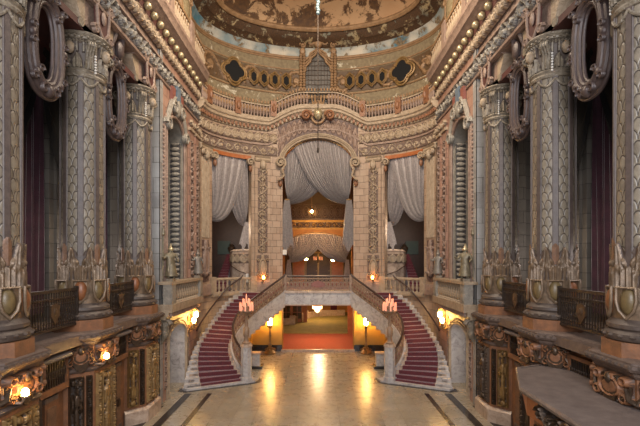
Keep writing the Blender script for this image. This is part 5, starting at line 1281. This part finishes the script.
# stair rooms behind the side openings
for s in (1, -1):
    t = thing('upper_stair', 'wine carpeted upper stair seen through the %s side opening' % WH[s], 'staircase', (s*6.0, 27.2, 4), 'upper stairs behind the side openings')
    for i in range(13):
        m = MB(s); m.box(5.85+.03*i, 6.62, 27.0+i*.33, 32, 4+.185*i, 4.185+.185*i); m.build('step', M['carpet'], t, smooth=False)
    t = thing('curved_parapet', 'curved pale carved stair parapet seen through the %s side opening' % WH[s], 'parapet', (s*4.8, 28, 4), 'curved parapets of the upper stairs')
    pa = [(5.82, 31.5), (5.84, 29.5), (5.8, 28.6), (5.5, 27.7), (4.9, 27.2), (3.9, 27.0)]
    qq = []
    for a, b in zip(pa[:-1], pa[1:]): qq += [(a[0]+(b[0]-a[0])*f, a[1]+(b[1]-a[1])*f) for f in np.linspace(0, 1, 8, endpoint=False)]
    pth = Path((qq+[pa[-1]])[::-1]); dzp = np.array([0.15+.0*i for i in range(len(pth.p))])
    H = np.interp(pth.s/pth.L, [0, .35, .55, 1], [6.55, 6.5, 6.45, 6.4])
    m = MB(s); n = len(pth.p); P = np.zeros((n, 4, 3))
    for sg, k in ((.07, 0), (.07, 1), (-.07, 2), (-.07, 3)):
        for i in range(n): P[i, k] = (*(pth.p[i]+pth.m[i]*sg), 4.0 if k in (0, 3) else H[i])
    m.grid(P, cv=True); m.build('wall_panel', M['marblewarm'], t)
    m = MB(s); m.tube([(*pth.p[i], H[i]+.03) for i in range(n)], .1, 8); m.build('coping', M['marblewarm'], t)
    m = MB(s); relief_path(m, pth, .1, pth.L-.1, 5.75, 6.35, -.075, lambda U, V: -guilloche(U, V), .025, .04, .04, edge=False); m.build('relief_band', M['carved'], t)
    m = MB(s); zz = np.interp(np.linspace(0, 1, n), [0, 1], [4.9, 6.6]); m.tube([(*(pth.p[i]-pth.m[i]*.14), zz[i]) for i in range(n)], .03, 6); m.build('handrail', M['handrail'], t)
    t = thing('niche_urn', 'dark urn standing against the teal panel in the %s stair room' % WH[s], 'urn', (s*6.4, 31.6, 6.0), 'urns in the stair rooms')
    MB(s).box(6.2, 6.6, 31.4, 31.8, 4.2, 6.2).build('pedestal', M['wood'], t, smooth=False)
    MB(s).lathe([(.12, 0), (.16, .05), (.07, .15), (.25, .5), (.28, .7), (.12, .85), (.18, .95)], (6.4, 31.6, 6.2), 14).build('vase', M['bronze'], t)
    o = MB(s).box(6.55, 7.5, 31.9, 31.98, 6.4, 7.4).build('teal_panel', M['teal'], smooth=False); tag(o, 'faded teal panel on the back wall of the %s stair room' % WH[s], 'panel', 'teal panels in the stair rooms')
    # small sign on the jamb
o = MB(-1).box(4.25, 4.55, 26.9, 26.94, 4.55, 5.1).build('notice_board', M['white'], smooth=False); tag(o, 'small pale notice board at the foot of the left curved parapet', 'notice board')
# balustrades in the side openings
for s in (1, -1):
    t = thing('landing_balustrade', 'short stone balustrade closing the foot of the %s draped opening' % WH[s], 'balustrade', (s*5.2, 25.2, 4.0), 'balustrades below the side drapes')
    uu = np.linspace(su(TA)-.1, su(TB)+.15, 14); pp = [AP.at(u)[:2] for u in uu]; pth = Path(pp)
    m = MB(s); m.sweep(pth, [(-.12, 3.85), (.2, 3.85), (.24, 3.95), (.2, 4.1), (-.12, 4.1)]); m.sweep(pth, [(-.1, 4.78), (.18, 4.78), (.2, 4.86), (.16, 4.92), (-.1, 4.92)]); m.build('rail', M['carved'], t)
    m = MB(s)
    for f in (.02, .98): x, y, nx, ny = pth.at(pth.L*f); m.box(x-.2, x+.2, y-.2, y+.2, 4.05, 4.98, rot=math.atan2(ny, nx))
    m.each('post', M['carved'], t, False)
    m = MB(); m.lathe([(.08, 0), (.08, .05), (.045, .09), (.095, .22), (.095, .3), (.04, .5), (.08, .62), (.08, .7)], (0, 0, 0), 10); b0 = None
    for i in range(9):
        x, y, nx, ny = pth.at(pth.L*(i+1)/10); p = (s*(x+nx*.05), y+ny*.05, 4.09)
        if b0 is None: b0 = m.build('baluster', M['carved'], t, loc=(0, 0, 0)); b0.location = Vector(p)-Vector(WL[t.name])
        else: rep(b0, t, p)
# little lamps at the feet of the carved pilasters
for s in (1, -1):
    p, nn = at_t(tt(s, TB+6.5)); c = np.r_[p+nn*.42, 4.85]
    t = thing('pilaster_lamp', 'small amber lamp at the foot of the %s scroll carved pilaster' % WH[s], 'wall lamp', tuple(c), 'amber lamps at the pilaster feet')
    m = MB(); m.tube([(*(p+nn*.12), 4.7), (*(p+nn*.3), 4.62), (*(p+nn*.42), 4.74)], .03, 6); m.lathe([(.02, 0), (.09, .03), (.1, .07), (.02, .08)], (c[0], c[1], 4.72), 10); m.build('arm', M['railgilt'], t)
    MB().ball((c[0], c[1], 4.9), (.08, .08, .11), 12, 8).build('bulb', M['amberbulb'], t)
# =================================================================== STAIRS, BRIDGE, LAMPS
def spl(pts, q):
    """smooth curve through (z; x, y) rows"""
    p = np.array(pts, float); k = np.linspace(0, 1, len(p)); f = np.atleast_1d(q); out = []
    idx = np.clip((f*(len(p)-1)).astype(int), 0, len(p)-2); t_ = f*(len(p)-1)-idx
    g_ = lambda i: p[np.clip(i, 0, len(p)-1)]
    a, b, c, d = g_(idx-1), g_(idx), g_(idx+1), g_(idx+2); t_ = t_[:, None]
    return .5*((2*b)+(-a+c)*t_+(2*a-5*b+4*c-d)*t_**2+(-a+3*b-3*c+d)*t_**3)
INN = [(3.3, 20.9), (3.98, 21.2), (4.34, 21.75), (4.22, 22.45), (3.6, 23.45), (2.75, 24.5), (1.95, 25.25)]
OUT = [(5.95, 19.5), (6.2, 20.9), (6.22, 22.0), (6.0, 23.1), (5.68, 24.15), (5.22, 24.85), (4.5, 25.6)]
NS = 22; RZ = 4.0/NS
for s in (1, -1):
    sd = WH[s]
    t = thing('staircase', 'curving %s marble staircase with wine red carpet leading up to the bridge' % sd, 'staircase', (s*4.6, 20.3, 0), 'grand double staircase')
    q = np.linspace(0, 1, NS+1); I = spl(INN, q); O = spl(OUT, q)
    for i in range(NS):
        a, b = I[i], O[i]; k2 = min(i+2, NS); c, d = O[min(i+1, NS)], I[min(i+1, NS)]
        c2, d2 = O[k2], I[k2]
        m = MB(s); m.prism([tuple(a), tuple(b), tuple(c+(c2-c)*.3), tuple(d+(d2-d)*.3)] if i < NS-1 else [tuple(a), tuple(b), tuple(c), tuple(d)], max(0, RZ*(i+1)-.85), RZ*(i+1)); m.build('step', M['marblewarm'], t, smooth=False)
    # carpet runner folded over treads and risers
    m = MB(s); fa, fb = .13, .93; rows = []; th_ = .018
    for i in range(NS):
        fb = .8+.13*min(1, i/8)
        a, b = I[i], O[i]; c, d = O[i+1], I[i+1]
        fw = unit((a+b)/2-(c+d)/2)*th_ if True else 0
        A0, B0 = a+(b-a)*fa, a+(b-a)*fb; A1, B1 = d+(c-d)*fa, d+(c-d)*fb
        z0, z1 = RZ*i+th_, RZ*(i+1)+th_
        rows += [[(*(A0+fw), z0), (*(B0+fw), z0)], [(*(A0+fw), z1), (*(B0+fw), z1)], [(*(A1+fw), z1), (*(B1+fw), z1)]]
    m.grid(rows); m.build('carpet_runner', M['carpet'], t, smooth=False)
    # bottom plinth curve
    m = MB(s); m.prism([(3.05, 20.75), (5.95, 19.3), (6.2, 19.5), (6.2, 21), (3.4, 21.4), (2.95, 21.2)], 0, .1); m.build('base_step', M['marble'], t, smooth=False)
    m = MB(s); m.prism([(2.75, 20.8), (3.2, 20.45), (5.95, 19.12), (6.35, 19.3), (6.35, 19.7), (3.4, 21.7), (2.8, 21.4)], 0, .012); m.build('floor_border', M['blackmarble'], t, smooth=False)
    # inner string
    qf = np.linspace(0, 1, 80); If = spl(INN, qf); zf = 4.0*qf+.1; n = len(qf); pth = Path(If)
    m = MB(s); P = np.zeros((n, 4, 3))
    for i in range(n):
        lo = max(0.0, zf[i]-.8); nx, ny = pth.m[i]
        for k, (o_, z) in enumerate(((.06, lo), (.06, zf[i]+.12), (-.12, zf[i]+.12), (-.12, lo))): P[i, k] = (If[i, 0]+nx*o_, If[i, 1]+ny*o_, z)
    m.grid(P, cv=True); m.build('string_course', M['marble'], t)
    # outer marble curb blocks
    m = MB(s)
    for i in range(NS):
        a, b = I[i], O[i]; c = O[i+1]; d = I[i+1]; f = .81+.13*min(1, i/8)
        m.prism([tuple(a+(b-a)*f), tuple(b+(b-a)*.06), tuple(c+(c-d)*.06), tuple(d+(c-d)*f)], max(0, RZ*i-.2), RZ*(i+1)+.07)
    m.build('curb', M['marble'], t, smooth=False)
    # railing on the inner string
    t = thing('stair_railing', 'ornate bronze railing along the inner edge of the %s stair' % sd, 'railing', (s*3.6, 22, 0), 'bronze stair railings')
    sel = slice(3, n); Ip = If[sel]; zp = zf[sel]
    m = MB(s); m.tube([(x, y, z+1.02) for (x, y), z in zip(Ip, zp)], .06, 8); m.build('handrail', M['handrail'], t)
    m = MB(s); m.tube([(x, y, z+.16) for (x, y), z in zip(Ip, zp)], .03, 6); m.tube([(x, y, z+.85) for (x, y), z in zip(Ip, zp)], .025, 6)
    sm = np.r_[0, np.cumsum(np.linalg.norm(np.diff(Ip, axis=0), axis=1))]; L = sm[-1]; nb = 30
    for i in range(nb):
        u = L*(i+.5)/nb; x = np.interp(u, sm, Ip[:, 0]); y = np.interp(u, sm, Ip[:, 1]); z = np.interp(u, sm, zp); u2 = u+.08; x2 = np.interp(u2, sm, Ip[:, 0]); y2 = np.interp(u2, sm, Ip[:, 1]); e = unit((x2-x+1e-6, y2-y, 0)); sl = (np.interp(u2, sm, zp)-z)/.08
        for zc, r in ((.5, .11), (.5, .06), (.73, .07), (.28, .07)):
            m.tube([(x+e[0]*r*math.cos(a), y+e[1]*r*math.cos(a), z+zc+r*1.5*math.sin(a)+sl*r*math.cos(a)) for a in np.linspace(0, 2*PI, 9)], .02, 5)
    m.build('scrollwork', M['railgilt'], t)
    m = MB(); m.tube([(0, 0, 0), (0, 0, .9)], .018, 6); m.ball((0, 0, .62), (.03, .03, .06), 6, 5); b0 = None
    for i in range(nb):
        u = L*i/nb+.02; p = (s*np.interp(u, sm, Ip[:, 0]), np.interp(u, sm, Ip[:, 1]), np.interp(u, sm, zp)+.12)
        if b0 is None: b0 = m.build('baluster', M['railgilt'], t, loc=(0, 0, 0)); b0.location = Vector(p)-Vector(WL[t.name])
        else: rep(b0, t, p)
    m = MB(s)
    for i in range(nb):
        u = L*(i+.5)/nb; x = np.interp(u, sm, Ip[:, 0]); y = np.interp(u, sm, Ip[:, 1]); z = np.interp(u, sm, zp); m.ball((x, y, z+.5), (.05, .05, .09), 8, 6)
    m.each('red_boss', M['faded_red'], t)
    # wall handrail
    t = thing('wall_handrail', 'thin dark handrail on the curved wall beside the %s stair' % sd, 'handrail', (s*6.2, 22, 1), 'wall handrails of the stairs')
    OF = spl(OUT, np.linspace(.32, 1, 30)); m = MB(s); pts = [(x*1.0+.0, y, 4*f+1.05) for (x, y), f in zip(OF, np.linspace(.32, 1, 30))]; m.tube(pts, .045, 8); m.build('rail', M['handrail'], t)
    m = MB(s)
    for i in (1, 8, 15, 22, 28): x, y, z = pts[i]; m.tube([(x, y, z), (x*1.03, y+.12, z-.08)], .025, 6)
    m.build('bracket', M['railgilt'], t)
    # newel and candelabrum
    nx_, ny_ = 3.5, 20.85
    t = thing('newel_post', 'tall octagonal marble newel at the foot of the %s stair' % sd, 'newel post', (s*nx_, ny_, 0), 'marble newels of the stairs')
    oc = lambda r: [(nx_+r*math.cos(a), ny_+r*math.sin(a)) for a in np.arange(8)*PI/4+PI/8]
    MB(s).prism(oc(.27), .1, 1.72).build('shaft', M['marble'], t, smooth=False)
    MB(s).prism(oc(.34), 0, .26).build('base', M['marble'], t, smooth=False)
    m = MB(s); m.prism(oc(.31), 1.72, 1.8); m.prism(oc(.27), 1.8, 1.86); m.build('cap', M['marblewarm'], t, smooth=False)
    t = thing('candelabrum', 'bronze candelabrum with a crown of coral candles on the %s newel' % sd, 'candelabrum', (s*nx_, ny_, 1.86), 'candelabra on the newels')
    MB(s).lathe([(.2, 0), (.22, .06), (.14, .12), (.1, .3), (.15, .42), (.15, .75), (.08, .85), (.1, 1.0), (.075, 1.1), (.07, 1.35), (.12, 1.42), (.2, 1.5), (.34, 1.56), (.36, 1.62), (.1, 1.62), (.06, 1.9), (.05, 2.0)], (nx_, ny_, 1.86), 16).build('stem', M['railgilt'], t)
    m = MB(s); m.tube([(nx_+.2*math.cos(a), ny_+.2*math.sin(a), 3.68) for a in np.linspace(0, 2*PI, 20, endpoint=False)], .03, 6, closed=True); m.build('ring', M['railgilt'], t)
    def candle(px, py, z0, h):
        m = MB(s); m.lathe([(.038, 0), (.042, .02), (.036, h), (.03, h+.01)], (px, py, z0), 8); c_ = m.build('candle', M['candle'], t)
        MB(s).lathe([(.0, 0), (.022, .03), (.0, .12)], (px, py, z0+h), 6).build('flame_bulb', M['candle_tip'], c_)
    for k in range(8): a = k*PI/4; candle(nx_+.31*math.cos(a), ny_+.31*math.sin(a), 3.46, .34)
    for k in range(4): a = k*PI/2+.4; candle(nx_+.19*math.cos(a), ny_+.19*math.sin(a), 3.68, .3)
    candle(nx_, ny_, 3.84, .36)
    # torchiere against the yellow wall
    tx_, ty_ = 3.06, 27.2
    t = thing('torchiere', 'tall gilt torchiere glowing against the yellow wall under the %s end of the bridge' % sd, 'floor lamp', (s*tx_, ty_, 0), 'torchieres under the bridge')
    m = MB(s); m.lathe([(.36, 0), (.38, .08), (.28, .16), (.16, .28), (.2, .36), (.09, .44)], (tx_, ty_, 0), 14); m.build('base', M['gilt'], t)
    m = MB(s); m.lathe([(.07, .4), (.12, .55), (.06, .7), (.05, 1.05), (.1, 1.12), (.06, 1.2), (.05, 1.6), (.1, 1.66), (.16, 1.72), (.17, 1.8), (.05, 1.82)], (tx_, ty_, 0), 14); m.build('stem', M['gilt'], t)
    m = MB(s)
    for k in range(3): a = k*2*PI/3+.5; volute(m, (tx_+.26*math.cos(a), ty_+.26*math.sin(a), .2), (math.cos(a), math.sin(a), 0), (-math.sin(a), math.cos(a), 0), .12, .05)
    m.build('foot', M['gilt'], t)
    m = MB(s); m.lathe([(.1, 1.8), (.15, 1.95), (.14, 2.15), (.08, 2.3), (.0, 2.34)], (tx_, ty_, 0), 14); m.build('lamp_shade', M['bulb'], t)
    # marble block at the stair flank
    t = thing('marble_bench', 'low grey marble block on a dark plinth behind the %s newel' % sd, 'plinth block', (s*3.55, 23.6, 0), 'marble blocks behind the newels')
    MB(s).box(3.2, 3.9, 23.4, 23.9, .12, .78).build('block', M['marble'], t, smooth=False); MB(s).box(3.05, 4.0, 23.25, 24.0, 0, .14).build('plinth', M['blackmarble'], t, smooth=False); MB(s).box(3.16, 3.94, 23.36, 23.94, .78, .85).build('cap', M['marblewarm'], t, smooth=False)
# bridge and landing
t = thing('bridge', 'grey marble bridge landing joining the two stairs under the centre arch', 'bridge', (0, 25.8, 3.3))
m = MB(); m.prism([(-1.95, 25.25), (1.95, 25.25), (4.5, 25.7), (4.3, 27.9), (-4.3, 27.9), (-4.5, 25.7)], 3.86, 4.02); m.build('deck', M['marblewarm'], t, smooth=False)
m = MB(); m.box(-1.95, 1.95, 25.2, 25.5, 3.3, 4.12); m.build('fascia', M['marble'], t, smooth=False)
m = MB(); m.box(-2.0, 2.0, 25.14, 25.2, 4.0, 4.14); m.box(-2.0, 2.0, 25.16, 25.2, 3.28, 3.36); m.build('moulding', M['marblewarm'], t, smooth=False)
m = MB(); m.prism([(-1.95, 25.5), (1.95, 25.5), (4.4, 26.0), (4.3, 27.9), (-4.3, 27.9), (-4.4, 26.0)], 3.4, 3.86); m.build('soffit', M['yellow'], t, smooth=False)
t = thing('bridge_railing', 'ornate bronze railing with red bosses along the front of the bridge', 'railing', (0, 25.3, 4.12))
m = MB(); m.tube([(-1.95, 25.3, 5.0), (1.95, 25.3, 5.0)], .06, 8); m.build('handrail', M['handrail'], t)
m = MB(); m.tube([(-1.95, 25.3, 4.18), (1.95, 25.3, 4.18)], .03, 6); m.tube([(-1.95, 25.3, 4.86), (1.95, 25.3, 4.86)], .025, 6)
for i in range(16):
    x = -1.83+i*.244
    for zc, r in ((4.52, .11), (4.52, .06), (4.74, .07), (4.3, .07)): m.tube([(x+r*math.cos(a), 25.3, zc+r*1.5*math.sin(a)) for a in np.linspace(0, 2*PI, 9)], .02, 5)
m.build('scrollwork', M['railgilt'], t)
m = MB(); m.tube([(0, 0, 0), (0, 0, .84)], .018, 6); b0 = m.build('baluster', M['railgilt'], t, loc=(0, 0, 0)); b0.location = Vector((-1.95, 25.3, 4.14))-Vector(WL[t.name])
for i in range(1, 17): rep(b0, t, (-1.95+i*.244, 25.3, 4.14))
m = MB()
for i in range(16): m.ball((-1.83+i*.244, 25.28, 4.52), (.05, .05, .09), 8, 6)
m.each('red_boss', M['faded_red'], t)
m = MB(); m.box(-2.05, -1.85, 25.2, 25.4, 4.12, 5.08); m.box(1.85, 2.05, 25.2, 25.4, 4.12, 5.08); m.each('post', M['railgilt'], t, False)
m = MB(); m.extrude([(-.45, 4.45), (-.2, 4.35), (.2, 4.35), (.45, 4.45), (.3, 4.65), (0, 4.75), (-.3, 4.65)], (0, 25.24, 0), (1, 0, 0), (0, -1, 0), .05); m.build('centre_plate', M['faded_red'], t, smooth=False)

# far lobby furnishing
t = thing('lobby_chandelier', 'small glowing chandelier hanging in the passage under the bridge', 'chandelier', (-.05, 29.5, 2.4))
m = MB(); m.tube([(-.05, 29.5, 2.8), (-.05, 29.5, 3.32)], .025, 6); m.lathe([(.3, 0), (.34, .05), (.3, .1)], (-.05, 29.5, 2.78), 16); m.build('frame', M['railgilt'], t)
MB().lathe([(.02, 2.32), (.16, 2.42), (.2, 2.56), (.34, 2.62), (.34, 2.8)], (-.05, 29.5, 0), 16).build('glass_bowl', M['shade'], t)
for k, (x, lab) in enumerate(((-3.0, 'left glazed pair leaf of the far lobby doors'), (-1.95, 'right glazed leaf of the far lobby doors'))):
    t = thing('glazed_door', lab, 'door', (x, 40, .18), 'glazed doors of the far lobby')
    m = MB(); m.box(x-.5, x-.4, 39.95, 40.05, .18, 3.0); m.box(x+.4, x+.5, 39.95, 40.05, .18, 3.0); m.box(x-.5, x+.5, 39.95, 40.05, 2.9, 3.0); m.box(x-.5, x+.5, 39.95, 40.05, .18, .5)
    for z in (1.1, 1.7, 2.3): m.box(x-.4, x+.4, 39.96, 40.04, z-.03, z+.03)
    m.box(x-.03, x+.03, 39.96, 40.04, .5, 2.9); m.build('frame', M['orangewood'], t, smooth=False)
    MB().box(x-.4, x+.4, 39.99, 40.01, .5, 2.9).build('glass_pane', M['glass'], t, smooth=False); MB().box(x+.36, x+.4, 39.9, 39.95, 1.2, 1.5).build('handle', M['globe'], t, smooth=False)
x = -1.2; m = MB(); m.box(x-.18, x+.18, 39.8, 40.15, .18, 3.3); o = m.build('lobby_pillar', M['orangewood'], smooth=False); tag(o, 'orange brown pillar beside the glazed lobby doors', 'pillar')
t = thing('low_marble_wall', 'low white marble parapet curving across the far lobby', 'parapet', (-1, 43, .18))
lw = [(-3.4, 38.2), (-2.3, 38.6), (-1.9, 40.5), (-1.2, 42.5), (.2, 44.5), (2.8, 45.0)]; 
for k, (a, b) in enumerate(zip(lw[:-1], lw[1:])):
    d = unit((b[0]-a[0], b[1]-a[1])); nn = np.array([-d[1], d[0]])*.15; a_, b_ = np.array(a), np.array(b)
    MB().prism([tuple(a_-nn), tuple(b_-nn), tuple(b_+nn), tuple(a_+nn)], .18, .75).build('panel', M['marblewarm'], t, smooth=False)
    MB().prism([(a[0]-.25, a[1]-.25), (a[0]+.25, a[1]-.25), (a[0]+.25, a[1]+.25), (a[0]-.25, a[1]+.25)], .18, .95).build('pier', M['marblewarm'], t, smooth=False)
t = thing('red_door', 'narrow dark red door in the far lobby end wall', 'door', (1.7, 47.4, .18)); MB().box(1.4, 2.1, 47.4, 47.5, .18, 2.5).build('leaf', M['carpet'], t, smooth=False); MB().ball((2.0, 47.38, 1.2), .05, 8, 6).build('handle', M['globe'], t)
# chain of the missing chandelier
t = thing('chandelier_chain', 'bare steel cable of the missing chandelier hanging down the middle of the hall', 'chain', (0, 18, 10.6))
m = MB(); m.tube([(0, 18, 10.6), (0, 18, 21.6)], .022, 6); m.build('cable', M['iron'], t)
m = MB()
for i in range(14): m.ball((.02*math.sin(i*2), 18, 16.35+i*.11), (.085, .085, .085), 8, 6)
m.build('sleeve', M['patina'], t)
MB().lathe([(.02, 0), (.05, .05), (.05, .2), (.02, .25)], (0, 18, 10.45), 8).build('hook', M['iron'], t)
